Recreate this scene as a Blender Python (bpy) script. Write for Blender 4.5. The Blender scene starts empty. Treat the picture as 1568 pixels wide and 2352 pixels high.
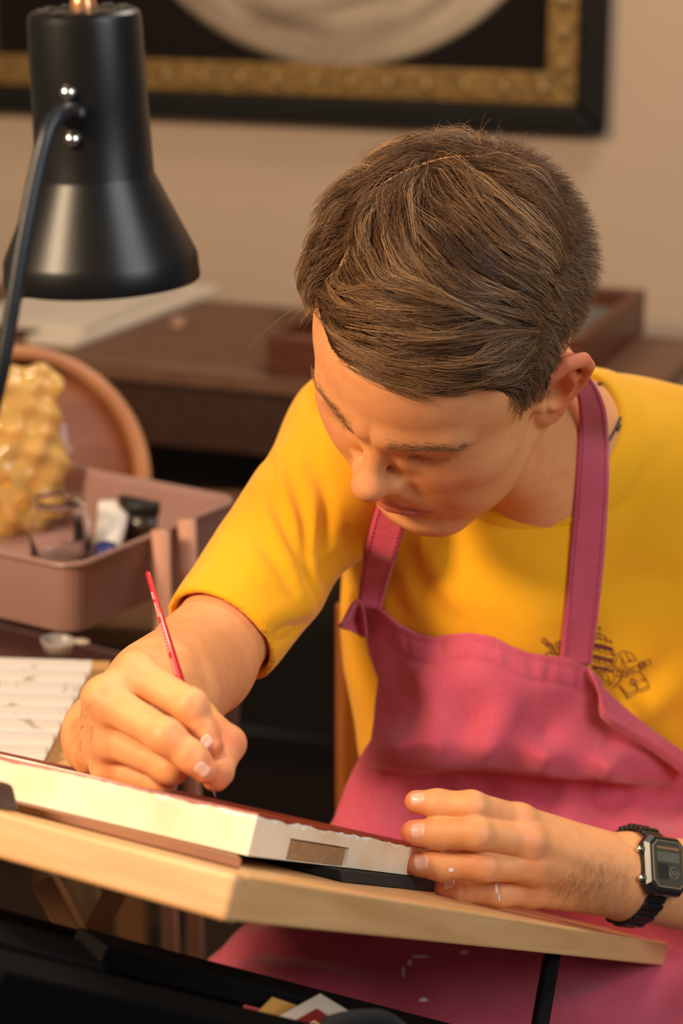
import bpy, bmesh, math, random
import numpy as np
from mathutils import Vector, Matrix
from mathutils.bvhtree import BVHTree

sc = bpy.context.scene
COL = sc.collection
# ------------------------------------------------------------------ camera
FPX = 5600.0
PITCH = math.radians(17)
CAM = np.array([0, -1.75 * math.cos(PITCH), 1.02 + 1.75 * math.sin(PITCH)])
AXR = np.array([1.0, 0, 0])
AXF = np.array([0, math.cos(PITCH), -math.sin(PITCH)])
AXU = np.array([0, math.sin(PITCH), math.cos(PITCH)])
cd = bpy.data.cameras.new('camera')
cam = bpy.data.objects.new('camera', cd)
COL.objects.link(cam)
cam.location = CAM
cam.rotation_euler = (math.pi / 2 - PITCH, 0, 0)
cd.sensor_fit = 'VERTICAL'
cd.sensor_height = 36
cd.sensor_width = 24
cd.lens = FPX / 2352 * 36
cd.clip_start = 0.05
cd.dof.use_dof = True
cd.dof.focus_distance = 1.575
cd.dof.aperture_fstop = 5.6
sc.camera = cam


def P(x, y, D):
    """point of the place seen at photo pixel (x, y), D metres along the view axis"""
    return CAM + D * (AXF + AXR * ((x - 784) / FPX) - AXU * ((y - 1176) / FPX))


def proj(p):
    v = np.asarray(p) - CAM
    d = v @ AXF
    return np.stack([784 + FPX * (v @ AXR) / d, 1176 - FPX * (v @ AXU) / d, d], -1)


# ------------------------------------------------------------------ world, lights, exposure
w = bpy.data.worlds.new('room_light')
sc.world = w
w.use_nodes = True
w.node_tree.nodes['Background'].inputs[0].default_value = (1.0, 0.90, 0.80, 1)
w.node_tree.nodes['Background'].inputs[1].default_value = 0.13


def area(name, loc, target, size, power, color, size_y=None):
    l = bpy.data.lights.new(name, 'AREA')
    l.energy = power
    l.color = color
    l.size = size
    if size_y:
        l.shape = 'RECTANGLE'
        l.size_y = size_y
    o = bpy.data.objects.new(name, l)
    COL.objects.link(o)
    o.location = loc
    o.rotation_euler = (Vector(target) - Vector(loc)).to_track_quat('-Z', 'Y').to_euler()
    return o


area('warm_ceiling_lamp', (-1.75, -1.35, 2.45), (0.0, -0.1, 1.0), 0.6, 84, (1.0, 0.73, 0.47))
area('window_daylight', (1.6, -1.8, 2.35), (0.1, 0.0, 0.9), 1.2, 38, (0.92, 0.95, 1.0), 1.3)
area('ceiling_lamp', (0.7, 0.9, 2.75), (0.3, 0.4, 0.8), 0.9, 24, (1.0, 0.88, 0.74))

vs = sc.view_settings
vs.view_transform = 'Standard'
vs.look = 'None'
vs.gamma = 1
vs.use_curve_mapping = False
vs.exposure = 0.12


# ------------------------------------------------------------------ materials
def lin(c):
    return c / 12.92 if c <= 0.04045 else ((c + 0.055) / 1.055) ** 2.4


def rgb(r, g, b):
    return (lin(r / 255), lin(g / 255), lin(b / 255), 1)


def mat(name, color, rough=0.6, metal=0.0, spec=0.5, noise=0.0, nscale=20.0, bump=0.0, bscale=200.0, color2=None,
        stretch=None, trans=0.0, emis=None, emis_s=0.0, sheen=0.0, coat=0.0, sss=0.0, alpha=1.0, detail=5.0):
    m = bpy.data.materials.new(name)
    m.use_nodes = True
    nt = m.node_tree
    b = nt.nodes['Principled BSDF']
    b.inputs['Base Color'].default_value = color
    b.inputs['Roughness'].default_value = rough
    b.inputs['Metallic'].default_value = metal
    b.inputs['Specular IOR Level'].default_value = spec
    b.inputs['Transmission Weight'].default_value = trans
    b.inputs['Sheen Weight'].default_value = sheen
    b.inputs['Coat Weight'].default_value = coat
    b.inputs['Alpha'].default_value = alpha
    if sss:
        b.inputs['Subsurface Weight'].default_value = sss
        b.inputs['Subsurface Radius'].default_value = (1.0, 0.35, 0.15)
        b.inputs['Subsurface Scale'].default_value = 0.006
    if emis:
        b.inputs['Emission Color'].default_value = emis
        b.inputs['Emission Strength'].default_value = emis_s
    if noise > 0 or bump > 0:
        tc = nt.nodes.new('ShaderNodeTexCoord')
        mp = nt.nodes.new('ShaderNodeMapping')
        nt.links.new(tc.outputs['Object'], mp.inputs['Vector'])
        if stretch:
            mp.inputs['Scale'].default_value = stretch
    if noise > 0:
        n = nt.nodes.new('ShaderNodeTexNoise')
        n.inputs['Scale'].default_value = nscale
        n.inputs['Detail'].default_value = detail
        nt.links.new(mp.outputs[0], n.inputs['Vector'])
        mx = nt.nodes.new('ShaderNodeMix')
        mx.data_type = 'RGBA'
        mx.inputs[6].default_value = color
        mx.inputs[7].default_value = color2 or tuple(c * 0.55 for c in color[:3]) + (1,)
        rp = nt.nodes.new('ShaderNodeMapRange')
        rp.inputs[1].default_value = 0.35
        rp.inputs[2].default_value = 0.7
        rp.inputs[4].default_value = noise
        nt.links.new(n.outputs['Fac'], rp.inputs[0])
        nt.links.new(rp.outputs[0], mx.inputs[0])
        nt.links.new(mx.outputs[2], b.inputs['Base Color'])
    if bump > 0:
        n2 = nt.nodes.new('ShaderNodeTexNoise')
        n2.inputs['Scale'].default_value = bscale
        n2.inputs['Detail'].default_value = 3
        nt.links.new(mp.outputs[0], n2.inputs['Vector'])
        bp = nt.nodes.new('ShaderNodeBump')
        bp.inputs['Strength'].default_value = bump
        bp.inputs['Distance'].default_value = 0.001
        nt.links.new(n2.outputs['Fac'], bp.inputs['Height'])
        nt.links.new(bp.outputs[0], b.inputs['Normal'])
    return m


# ------------------------------------------------------------------ mesh helpers
def mesh_obj(name, verts, faces, m, parent=None, smooth=True):
    me = bpy.data.meshes.new(name)
    verts = np.asarray(verts, dtype=np.float32)
    if isinstance(faces, np.ndarray):
        k = faces.shape[1]
        me.vertices.add(len(verts))
        me.vertices.foreach_set('co', verts.ravel())
        me.loops.add(faces.size)
        me.loops.foreach_set('vertex_index', faces.astype(np.int32).ravel())
        me.polygons.add(len(faces))
        me.polygons.foreach_set('loop_start', np.arange(0, faces.size, k, dtype=np.int32))
        me.update(calc_edges=True)
        me.validate()
    else:
        me.from_pydata([tuple(map(float, v)) for v in verts], [], [tuple(map(int, f)) for f in faces])
        me.update()
    if smooth and len(me.polygons):
        me.polygons.foreach_set('use_smooth', np.ones(len(me.polygons), dtype=bool))
    if m:
        me.materials.append(m)
    o = bpy.data.objects.new(name, me)
    COL.objects.link(o)
    if parent:
        o.parent = parent
    return o


def bm_obj(name, bm, m, parent=None, smooth=False, bevel=0.0, seg=2, loc=None):
    me = bpy.data.meshes.new(name)
    bmesh.ops.recalc_face_normals(bm, faces=bm.faces)
    bm.to_mesh(me)
    bm.free()
    if smooth:
        for p in me.polygons:
            p.use_smooth = True
    if m:
        me.materials.append(m)
    o = bpy.data.objects.new(name, me)
    COL.objects.link(o)
    if parent:
        o.parent = parent
    if loc is not None:
        o.location = loc
    if bevel > 0:
        bv = o.modifiers.new('bevel', 'BEVEL')
        bv.width = bevel
        bv.segments = seg
        bv.limit_method = 'ANGLE'
    return o


def hexa(c8):
    """closed box from eight corners: bottom four in turn, then the top four above them"""
    bm = bmesh.new()
    v = [bm.verts.new(tuple(map(float, c))) for c in c8]
    for f in ((0, 1, 2, 3), (4, 5, 6, 7), (0, 1, 5, 4), (1, 2, 6, 5), (2, 3, 7, 6), (3, 0, 4, 7)):
        bm.faces.new([v[i] for i in f])
    return bm


def obox(o, ax, ay, az):
    """box spanned by three edge vectors from corner o"""
    o, ax, ay, az = map(np.asarray, (o, ax, ay, az))
    return hexa([o, o + ax, o + ax + ay, o + ay, o + az, o + ax + az, o + ax + ay + az, o + ay + az])


def frame_of(d):
    d = np.asarray(d, float)
    d = d / np.linalg.norm(d)
    a = np.array([0, 0, 1.0]) if abs(d[2]) < 0.9 else np.array([1.0, 0, 0])
    x = np.cross(a, d)
    x /= np.linalg.norm(x)
    return x, np.cross(d, x), d


def lathe(o, d, prof, n=48, xdir=None):
    """surface of revolution: prof = [(along axis, radius)]"""
    x, y, d = frame_of(d)
    o = np.asarray(o, float)
    V, Fc = [], []
    for (h, r) in prof:
        for k in range(n):
            a = 2 * math.pi * k / n
            V.append(o + d * h + (x * math.cos(a) + y * math.sin(a)) * max(r, 1e-5))
    for i in range(len(prof) - 1):
        for k in range(n):
            k2 = (k + 1) % n
            Fc.append((i * n + k, i * n + k2, (i + 1) * n + k2, (i + 1) * n + k))
    return V, Fc


def catmull(pts, m=8):
    pts = np.asarray(pts, float)
    q = np.vstack([2 * pts[0] - pts[1], pts, 2 * pts[-1] - pts[-2]])
    out = []
    for i in range(1, len(q) - 2):
        for t in np.linspace(0, 1, m, endpoint=False):
            a, b, c, e = q[i - 1], q[i], q[i + 1], q[i + 2]
            out.append(0.5 * (2 * b + (c - a) * t + (2 * a - 5 * b + 4 * c - e) * t * t + (3 * b - a - 3 * c + e) * t ** 3))
    out.append(pts[-1])
    return np.array(out)


def tube(pts, r, n=12, caps=True):
    pts = np.asarray(pts, float)
    r = np.broadcast_to(np.asarray(r, float), (len(pts),))
    T = np.gradient(pts, axis=0)
    T /= np.linalg.norm(T, axis=1)[:, None] + 1e-12
    x, y, _ = frame_of(T[0])
    V, Fc = [], []
    for i in range(len(pts)):
        x = x - T[i] * (x @ T[i])
        x /= np.linalg.norm(x)
        y = np.cross(T[i], x)
        for k in range(n):
            a = 2 * math.pi * k / n
            V.append(pts[i] + (x * math.cos(a) + y * math.sin(a)) * r[i])
    for i in range(len(pts) - 1):
        for k in range(n):
            k2 = (k + 1) % n
            Fc.append((i * n + k, i * n + k2, (i + 1) * n + k2, (i + 1) * n + k))
    if caps:
        Fc.append(tuple(range(n - 1, -1, -1)))
        Fc.append(tuple((len(pts) - 1) * n + k for k in range(n)))
    return V, Fc


def merge(*vf):
    V, Fc = [], []
    for v, f in vf:
        o = len(V)
        V += list(v)
        Fc += [tuple(i + o for i in q) for q in f]
    return V, Fc


def strands(lines, r0, r1, sides=3):
    """many thin tapering hairs in one mesh; lines: array (n, k, 3)"""
    L = np.asarray(lines, dtype=np.float64)
    n, k, _ = L.shape
    T = np.gradient(L, axis=1)
    T /= np.linalg.norm(T, axis=2, keepdims=True) + 1e-12
    ref = np.where(np.abs(T[:, :1, 2:3]) < 0.8, np.array([0, 0, 1.0]), np.array([1.0, 0, 0]))
    X = np.cross(ref, T)
    X /= np.linalg.norm(X, axis=2, keepdims=True) + 1e-12
    Y = np.cross(T, X)
    rr = (np.asarray(r0).reshape(-1, 1) * np.ones((n, 1))) * np.linspace(1, 0, k)[None] ** 0.7 + r1
    V = np.empty((n, k, sides, 3))
    for s in range(sides):
        a = 2 * math.pi * s / sides
        V[:, :, s] = L + (X * math.cos(a) + Y * math.sin(a)) * rr[..., None]
    idx = np.arange(n * k * sides).reshape(n, k, sides)
    q = []
    for s in range(sides):
        s2 = (s + 1) % sides
        q.append(np.stack([idx[:, :-1, s], idx[:, :-1, s2], idx[:, 1:, s2], idx[:, 1:, s]], -1).reshape(-1, 4))
    return V.reshape(-1, 3), np.concatenate(q)


def empty(name, loc):
    o = bpy.data.objects.new(name, None)
    COL.objects.link(o)
    o.location = tuple(map(float, loc))
    o.empty_display_size = 0.05
    return o


def tag(o, label, cat, group=None):
    o['label'] = label
    o['category'] = cat
    if group:
        o['group'] = group
    return o


def adopt(root, *kids):
    """parent world-space meshes to a root that has its own place"""
    bpy.context.view_layer.update()
    for k in kids:
        k.parent = root
        k.matrix_parent_inverse = Matrix.Translation(-Vector(root.location))
    return root


def struct(o, label=None):
    o['kind'] = 'structure'
    if label:
        o['label'] = label
    return o
# ------------------------------------------------------------------ implicit surfaces for body and cloth
COARSE = 1.0   # 1 = final sampling of the implicit surfaces


class Prim:
    def __init__(s, fn, k=0.0, op='u'):
        s.fn, s.k, s.op = fn, k, op

    def ev(s, p):
        return s.fn(p)

    def table(s, c):
        s.tab = s.fn(c) * 0.8

    def prune(s, i, r, m=0.0):
        return s if s.tab[i] < r + m + 0.002 else None


class Group:
    def __init__(s, kids=None, k=0.0, op='u'):
        s.kids, s.k, s.op = kids or [], k, op

    def add(s, fn, k=0.0, op='u'):
        s.kids.append(Prim(fn, k, op) if not isinstance(fn, Group) else fn)
        if isinstance(fn, Group):
            fn.k, fn.op = k, op
        return s

    def ev(s, p):
        d = np.full(len(p), 1.0)
        for q in s.kids:
            e = q.ev(p)
            if q.op == 's':
                e = -e
                if q.k > 0:
                    h = np.minimum(np.maximum(0.5 + (0.5 / q.k) * (d - e), 0), 1)
                    d = e + (d - e) * h + q.k * h * (1 - h)
                else:
                    d = np.maximum(d, e)
            elif q.op == 'i':
                d = np.maximum(d, e)
            else:
                if q.k > 0:
                    h = np.minimum(np.maximum(0.5 + (0.5 / q.k) * (d - e), 0), 1)
                    d = d + (e - d) * h - q.k * h * (1 - h)
                else:
                    d = np.minimum(d, e)
        return d

    def margins(s, m):
        """reach of each member: the widest blend that it or a later member takes part in"""
        out = []
        for q in reversed(s.kids):
            m = max(m, q.k)
            out.append(m)
        return out[::-1]

    def table(s, c):
        for q in s.kids:
            q.table(c)

    def prune(s, i, r, m=0.0):
        ms = s.margins(m)
        out = [t for t in (q.prune(i, r, w_) if q.op != 'i' else q for q, w_ in zip(s.kids, ms)) if t is not None]
        if not any(q.op == 'u' for q in out):
            return None
        return Group(out, s.k, s.op)


class Framed(Group):
    """group whose members live in another frame: into(p) -> (points, mirrored points), scale"""
    def __init__(s, into, scale, kids=None, k=0.0, op='u'):
        Group.__init__(s, kids, k, op)
        s.into, s.scale = into, scale

    def add(s, fn, k=0.0, op='u', mirror=0):
        q = Prim(fn, k, op)
        q.sel = mirror
        s.kids.append(q)
        return s

    def ev(s, p):
        fr = s.into(p)
        d = np.full(len(p), 1.0)
        for q in s.kids:
            e = q.fn(fr[q.sel])
            if q.op == 's':
                e = -e
                h = np.minimum(np.maximum(0.5 + (0.5 / q.k) * (d - e), 0), 1)
                d = e + (d - e) * h + q.k * h * (1 - h)
            elif q.k > 0:
                h = np.minimum(np.maximum(0.5 + (0.5 / q.k) * (d - e), 0), 1)
                d = d + (e - d) * h - q.k * h * (1 - h)
            else:
                d = np.minimum(d, e)
        return d * s.scale

    def table(s, c):
        fr = s.into(c)
        for q in s.kids:
            q.tab = q.fn(fr[q.sel]) * 0.8

    def prune(s, i, r, m=0.0):
        out = [q for q, w_ in zip(s.kids, s.margins(m)) if q.tab[i] < r + w_ + 0.002]
        if not any(q.op == 'u' for q in out):
            return None
        return Framed(s.into, s.scale, out, s.k, s.op)


def cone(a, b, ra, rb):
    a, b = np.asarray(a, float), np.asarray(b, float)
    ab = b - a
    L = ab @ ab
    iL = 1 / L

    def f(p):
        q = p - a
        s = q @ ab
        t = np.minimum(np.maximum(s * iL, 0), 1)
        d2 = np.einsum('ij,ij->i', q, q) - t * (2 * s - t * L)
        return np.sqrt(np.maximum(d2, 0)) - (ra + (rb - ra) * t)
    return f


def ball(c, r):
    c = np.asarray(c, float)
    def f(p):
        q = p - c
        return np.sqrt(np.einsum('ij,ij->i', q, q)) - r
    return f


def ell(c, r, R=None):
    c, r = np.asarray(c, float), np.asarray(r, float)
    ir = 1 / r

    def f(p):
        q = p - c
        if R is not None:
            q = q @ R
        q = q * ir
        k0 = np.sqrt(np.einsum('ij,ij->i', q, q))
        q = q * ir
        k1 = np.sqrt(np.einsum('ij,ij->i', q, q)) + 1e-9
        return k0 * (k0 - 1) / k1
    return f


def halfspace(o, n):
    o, n = np.asarray(o, float), np.asarray(n, float)
    n = n / np.linalg.norm(n)
    return lambda p: (p - o) @ n


def flatcone(a, b, ra, rb, nrm, flat):
    """tapered limb with an oval section: 'flat' scales the thickness along nrm"""
    a, b, nrm = np.asarray(a, float), np.asarray(b, float), np.asarray(nrm, float)
    ab = b - a
    L = ab @ ab
    nrm = nrm - ab * (nrm @ ab) / L
    nrm /= np.linalg.norm(nrm)

    def f(p):
        t = np.clip((p - a) @ ab / L, 0, 1)
        q = p - a - t[:, None] * ab
        s = q @ nrm
        q = q + nrm * (s * (1 / flat - 1))[:, None]
        return (np.sqrt((q ** 2).sum(1)) - (ra + (rb - ra) * t)) * flat ** 0.5
    return f


def surface(g, lo, hi, h, B=14, clip=None):
    """sparse surface nets of the zero set of g inside the box lo..hi with cells of size h"""
    h = h * COARSE
    lo, hi = np.asarray(lo, float), np.asarray(hi, float)
    n = np.ceil((hi - lo) / h / B).astype(int)
    N = n * B + 1
    rad = B * h * 0.5 * math.sqrt(3)
    gi = np.stack(np.meshgrid(*[np.arange(B + 1)] * 3, indexing='ij'), -1)
    off = gi.reshape(-1, 3) * h
    keysV, pos, quads = [], [], []
    corners = np.stack(np.meshgrid([0, 1], [0, 1], [0, 1], indexing='ij'), -1).reshape(-1, 3)

    def key(i):
        return (i[:, 0] * N[1] + i[:, 1]) * N[2] + i[:, 2]

    CS = []
    for bx in range(n[0]):
        for by in range(n[1]):
            for bz in range(n[2]):
                CS.append((bx, by, bz))
    CS = np.array(CS)
    cen = lo + (CS + 0.5) * B * h
    dc = np.concatenate([g.ev(cen[i:i + 20000]) for i in range(0, len(cen), 20000)])
    def one(bi):
        keysV, pos, quads = [], [], []
        b0 = CS[bi] * B
        gg = g.prune(bi, rad)
        if gg is None:
            return None
        o = lo + b0 * h
        v = gg.ev(o + off).reshape(B + 1, B + 1, B + 1)
        s = v < 0
        if s.all() or not s.any():
            return None
        # cells with a sign change
        cnt = sum(s[c[0]:B + c[0], c[1]:B + c[1], c[2]:B + c[2]].astype(np.int8) for c in corners)
        act = np.argwhere((cnt > 0) & (cnt < 8))
        if len(act):
            acc = np.zeros((len(act), 3))
            num = np.zeros(len(act))
            for ax in range(3):
                u, w_ = [a for a in range(3) if a != ax]
                for i in (0, 1):
                    for j in (0, 1):
                        c0 = act.copy()
                        c0[:, u] += i
                        c0[:, w_] += j
                        c1 = c0.copy()
                        c1[:, ax] += 1
                        v0, v1 = v[tuple(c0.T)], v[tuple(c1.T)]
                        x = (v0 < 0) != (v1 < 0)
                        t = np.where(x, v0 / np.where(x, v0 - v1, 1), 0)
                        pt = c0.astype(float)
                        pt[:, ax] += t
                        acc[x] += pt[x]
                        num[x] += 1
            q = o + acc / num[:, None] * h
            for _ in range(1):
                e = h * 0.3
                m4 = len(q)
                d4 = gg.ev(np.concatenate([q, q + (e, 0, 0), q + (0, e, 0), q + (0, 0, e)]))
                d0 = d4[:m4]
                gr = np.stack([d4[m4:2 * m4] - d0, d4[2 * m4:3 * m4] - d0, d4[3 * m4:] - d0], 1) / e
                st = -gr * (d0 / np.maximum((gr ** 2).sum(1), 0.2))[:, None]
                ln = np.linalg.norm(st, axis=1, keepdims=True)
                q = q + st * np.minimum(1, 0.6 * h / np.maximum(ln, 1e-9))
            keysV.append(key(act + b0))
            pos.append(q)
        for ax in range(3):
            u, w_ = [(1, 2), (2, 0), (0, 1)][ax]
            sl0 = [slice(0, B)] * 3
            sl1 = [slice(0, B)] * 3
            sl1[ax] = slice(1, B + 1)
            a0, a1 = s[tuple(sl0)], s[tuple(sl1)]
            for flip in (0, 1):
                e = np.argwhere(a0 & ~a1) if not flip else np.argwhere(~a0 & a1)
                if not len(e):
                    continue
                e = e + b0
                du, dw = np.zeros(3, int), np.zeros(3, int)
                du[u] = 1
                dw[w_] = 1
                ok = (e[:, u] > 0) & (e[:, w_] > 0)
                e = e[ok]
                k4 = np.stack([key(e - du - dw), key(e - dw), key(e), key(e - du)], 1)
                quads.append(k4 if not flip else k4[:, ::-1])
        return keysV, pos, quads

    todo = np.where(np.abs(dc) * 0.7 < rad + 0.004)[0]
    if clip is not None:
        c27 = np.stack(np.meshgrid([-1, 0, 1], [-1, 0, 1], [-1, 0, 1], indexing='ij'), -1).reshape(-1, 3) * (B * h * .5)
        todo = todo[np.any([clip(cen[todo] + q) for q in c27], axis=0)]
    cen, CS = cen[todo], CS[todo]
    g.table(cen)
    for bi in range(len(todo)):
        r = one(bi)
        if r is not None:
            keysV += r[0]
            pos += r[1]
            quads += r[2]
    K = np.concatenate(keysV)
    Pn = np.concatenate(pos)
    o = np.argsort(K)
    K, Pn = K[o], Pn[o]
    Q = np.concatenate(quads)
    ix = np.searchsorted(K, Q)
    ix = np.minimum(ix, len(K) - 1)
    good = (K[ix] == Q).all(1)
    Fq = ix[good]
    if clip is not None:
        keep = clip(Pn)
        Fq = Fq[keep[Fq].all(1)]
        used = np.unique(Fq)
        mp = np.full(len(Pn), -1)
        mp[used] = np.arange(len(used))
        Pn, Fq = Pn[used], mp[Fq]
    return Pn, Fq


def normals(V, Fq):
    nf = np.cross(V[Fq[:, 2]] - V[Fq[:, 0]], V[Fq[:, 3]] - V[Fq[:, 1]])
    N = np.zeros_like(V)
    for i in range(4):
        np.add.at(N, Fq[:, i], nf)
    return N / (np.linalg.norm(N, axis=1)[:, None] + 1e-12)


def relax(V, Fq, it=1, lam=0.5):
    for _ in range(it):
        S = np.zeros_like(V)
        c = np.zeros(len(V))
        for i in range(4):
            for j in (1, 3):
                np.add.at(S, Fq[:, i], V[Fq[:, (i + j) % 4]])
                np.add.at(c, Fq[:, i], 1)
        V = V + lam * (S / np.maximum(c, 1)[:, None] - V)
    return V


def bvh(V, Fq):
    return BVHTree.FromPolygons([tuple(v) for v in V.tolist()], Fq.tolist())


def look(tree, x, y):
    """first point of a surface met along the line of sight through a photo pixel: point, normal"""
    d = P(x, y, 1.0) - CAM
    hit = tree.ray_cast(Vector(CAM), Vector(d).normalized())
    if hit[0] is None:
        return None, None
    return np.array(hit[0]), np.array(hit[1])


def polyline_on(tree, pts, step=6.0, lift=0.0):
    """photo polyline laid on a surface as 3-D points"""
    c = catmull([(a, b, 0) for a, b in pts], 6) if len(pts) > 2 else np.array([(a, b, 0) for a, b in pts], float)
    seg = np.linalg.norm(np.diff(c, axis=0), axis=1)
    s = np.concatenate([[0], np.cumsum(seg)])
    m = max(2, int(s[-1] / step))
    t = np.linspace(0, s[-1], m)
    q = np.stack([np.interp(t, s, c[:, i]) for i in (0, 1)], 1)
    out, nn = [], []
    for a, b in q:
        h, n = look(tree, a, b)
        if h is not None:
            out.append(h + n * lift)
            nn.append(n)
    return np.array(out), np.array(nn)


def crease(V, N, tree, folds, reach=4.0):
    """push vertices in or out around lines: folds = [(photo polyline, amplitude m, half width m)]"""
    dsp = np.zeros(len(V))
    for pts, amp, wd in folds:
        L, _ = polyline_on(tree, pts)
        if len(L) < 2:
            continue
        lo, hi = L.min(0) - reach * wd, L.max(0) + reach * wd
        sel = np.where(((V > lo) & (V < hi)).all(1))[0]
        if not len(sel):
            continue
        p = V[sel]
        best = np.full(len(sel), 1e9)
        tt = np.zeros(len(sel))
        for i in range(len(L) - 1):
            ab = L[i + 1] - L[i]
            l2 = ab @ ab + 1e-12
            t = np.clip((p - L[i]) @ ab / l2, 0, 1)
            d2 = ((p - L[i] - t[:, None] * ab) ** 2).sum(1)
            m = d2 < best
            best[m] = d2[m]
            tt[m] = (i + t[m]) / (len(L) - 1)
        fall = np.sin(np.pi * np.clip(tt * 0.86 + 0.07, 0, 1)) ** 0.6
        dsp[sel] += amp * np.exp(-best / (2 * wd * wd)) * fall
    return V + N * dsp[:, None]
# ------------------------------------------------------------------ room
def yawv(deg):
    a = math.radians(deg)
    return np.array([math.cos(a), -math.sin(a), 0.0]), np.array([math.sin(a), math.cos(a), 0.0])


WX, WN = yawv(16)                       # along the wall (to the right, coming nearer), into the wall
W0 = P(784, 300, 3.72)
wall_m = mat('greige_paint', rgb(190, 164, 138), .85, spec=.2, noise=.25, nscale=3, color2=rgb(180, 154, 128), bump=.15, bscale=120)
wo = np.array([W0[0], W0[1], 0.0])
struct(bm_obj('wall_back', obox(wo - WX * 3.2, WX * 6.0, WN * .1, (0, 0, 2.9)), wall_m))
floor_m = mat('dark_wood_floor', rgb(58, 42, 32), .45, noise=.6, nscale=9, color2=rgb(36, 26, 20), stretch=(1, 14, 1))
fl_o = struct(bm_obj('floor', obox((-3.2, -3.2, -.05), (6.4, 0, 0), (0, 6.2, 0), (0, 0, .05)), floor_m))
plank_m = mat('floor_plank', rgb(56, 40, 30), .4, noise=.6, nscale=9, color2=rgb(38, 27, 20), stretch=(14, 1, 1))
bb = struct(bm_obj('baseboard_back', obox(wo - WX * 3.2 - WN * .016, WX * 6.0, WN * .016, (0, 0, .11)), mat('white_trim', rgb(214, 206, 196), .5), bevel=.004))


# picture on the wall
def wp(x, y, off=0.0):
    """point on the wall plane under a photo pixel, moved off towards the room"""
    d = P(x, y, 1.0) - CAM
    t = ((wo - CAM) @ WN) / (d @ WN)
    q = CAM + d * t - WN * off
    return q


c_ = wp(1394, 303)
ZB = c_[2]                                           # underside of the frame
XR = (c_ - wo) @ WX                                  # right end along the wall
FW_, FH_ = 1.05, 0.80
pic = empty('framed_picture', wo + WX * (XR - FW_ / 2) + np.array([0, 0, ZB]))
tag(pic, 'large dark painting in a black and beaded gold frame on the wall', 'painting')


def wbox(x0, x1, z0, z1, d0, d1):
    return obox(wo + WX * x0 + np.array([0, 0, z0]) - WN * d1, WX * (x1 - x0), WN * (d1 - d0), (0, 0, z1 - z0))


def wq(pts, d0, d1):
    """prism on the wall from (x, z) corners"""
    lo_ = [wo + WX * x + np.array([0, 0, z]) - WN * d0 for x, z in pts]
    hi_ = [wo + WX * x + np.array([0, 0, z]) - WN * d1 for x, z in pts]
    return hexa(lo_ + hi_)


blk = mat('black_lacquer', rgb(16, 13, 11), .5, spec=.2, noise=.2, nscale=30)
gold = mat('aged_gold', rgb(150, 116, 62), .42, metal=.55, noise=.8, nscale=90, color2=rgb(74, 54, 28), bump=.6, bscale=160)
gold2 = mat('worn_gold_bead', rgb(164, 132, 80), .45, metal=.5, noise=.6, nscale=120, color2=rgb(110, 84, 48))
xl, xr, zb, zt = XR - FW_, XR, ZB, ZB + FH_
o1, o2 = .040, .088


def mitre(a, b_, d0, d1):
    """four mitred rails between inset a and inset b"""
    A0 = [(xl + a, zb + a), (xr - a, zb + a), (xr - a, zt - a), (xl + a, zt - a)]
    B0 = [(xl + b_, zb + b_), (xr - b_, zb + b_), (xr - b_, zt - b_), (xl + b_, zt - b_)]
    return [wq([A0[i], A0[(i + 1) % 4], B0[(i + 1) % 4], B0[i]], d0, d1) for i in range(4)]


kids = []
for bm in mitre(0, o1, .001, .042):
    kids.append(bm_obj('black_rail', bm, blk, bevel=.006))
rails = []
for bm in mitre(o1, o2, .001, .034):
    r_ = bm_obj('gold_rail', bm, gold, bevel=.004)
    rails.append(r_)
    kids.append(r_)
pm = bpy.data.materials.new('oil_painting')
pm.use_nodes = True
nt = pm.node_tree
b = nt.nodes['Principled BSDF']
b.inputs['Roughness'].default_value = .75
b.inputs['Specular IOR Level'].default_value = .15
tc = nt.nodes.new('ShaderNodeTexCoord')
cen = wp(772, -437)
mp = nt.nodes.new('ShaderNodeMapping'); mp.inputs['Location'].default_value = tuple(-cen)
nt.links.new(tc.outputs['Object'], mp.inputs['Vector'])
ln_ = nt.nodes.new('ShaderNodeVectorMath'); ln_.operation = 'LENGTH'
nt.links.new(mp.outputs[0], ln_.inputs[0])
RAD = np.linalg.norm(wp(772, 150) - cen)
cr = nt.nodes.new('ShaderNodeMapRange'); cr.inputs[1].default_value = RAD * .985; cr.inputs[2].default_value = RAD * 1.01
cr.inputs[3].default_value = 1; cr.inputs[4].default_value = 0
nt.links.new(ln_.outputs['Value'], cr.inputs[0])
nz = nt.nodes.new('ShaderNodeTexNoise'); nz.inputs['Scale'].default_value = 6; nz.inputs['Detail'].default_value = 4
rr = nt.nodes.new('ShaderNodeMath'); rr.operation = 'MULTIPLY'; rr.inputs[1].default_value = 3.2
nt.links.new(ln_.outputs['Value'], rr.inputs[0])
cmb = nt.nodes.new('ShaderNodeVectorMath'); cmb.operation = 'ADD'
nt.links.new(mp.outputs[0], cmb.inputs[0]); nt.links.new(rr.outputs[0], cmb.inputs[1])
nt.links.new(cmb.outputs[0], nz.inputs['Vector'])
ramp = nt.nodes.new('ShaderNodeValToRGB')
ramp.color_ramp.elements[0].position = .3; ramp.color_ramp.elements[0].color = rgb(112, 93, 74)
ramp.color_ramp.elements[1].position = .7; ramp.color_ramp.elements[1].color = rgb(182, 162, 136)
nt.links.new(nz.outputs['Fac'], ramp.inputs[0])
mx = nt.nodes.new('ShaderNodeMix'); mx.data_type = 'RGBA'
mx.inputs[6].default_value = rgb(20, 11, 7)
nt.links.new(ramp.outputs[0], mx.inputs[7]); nt.links.new(cr.outputs[0], mx.inputs[0])
nt.links.new(mx.outputs[2], b.inputs['Base Color'])
kids.append(bm_obj('canvas', wbox(xl + o2 - .004, xr - o2 + .004, zb + o2 - .004, zt - o2 + .004, .002, .016), pm))
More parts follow.
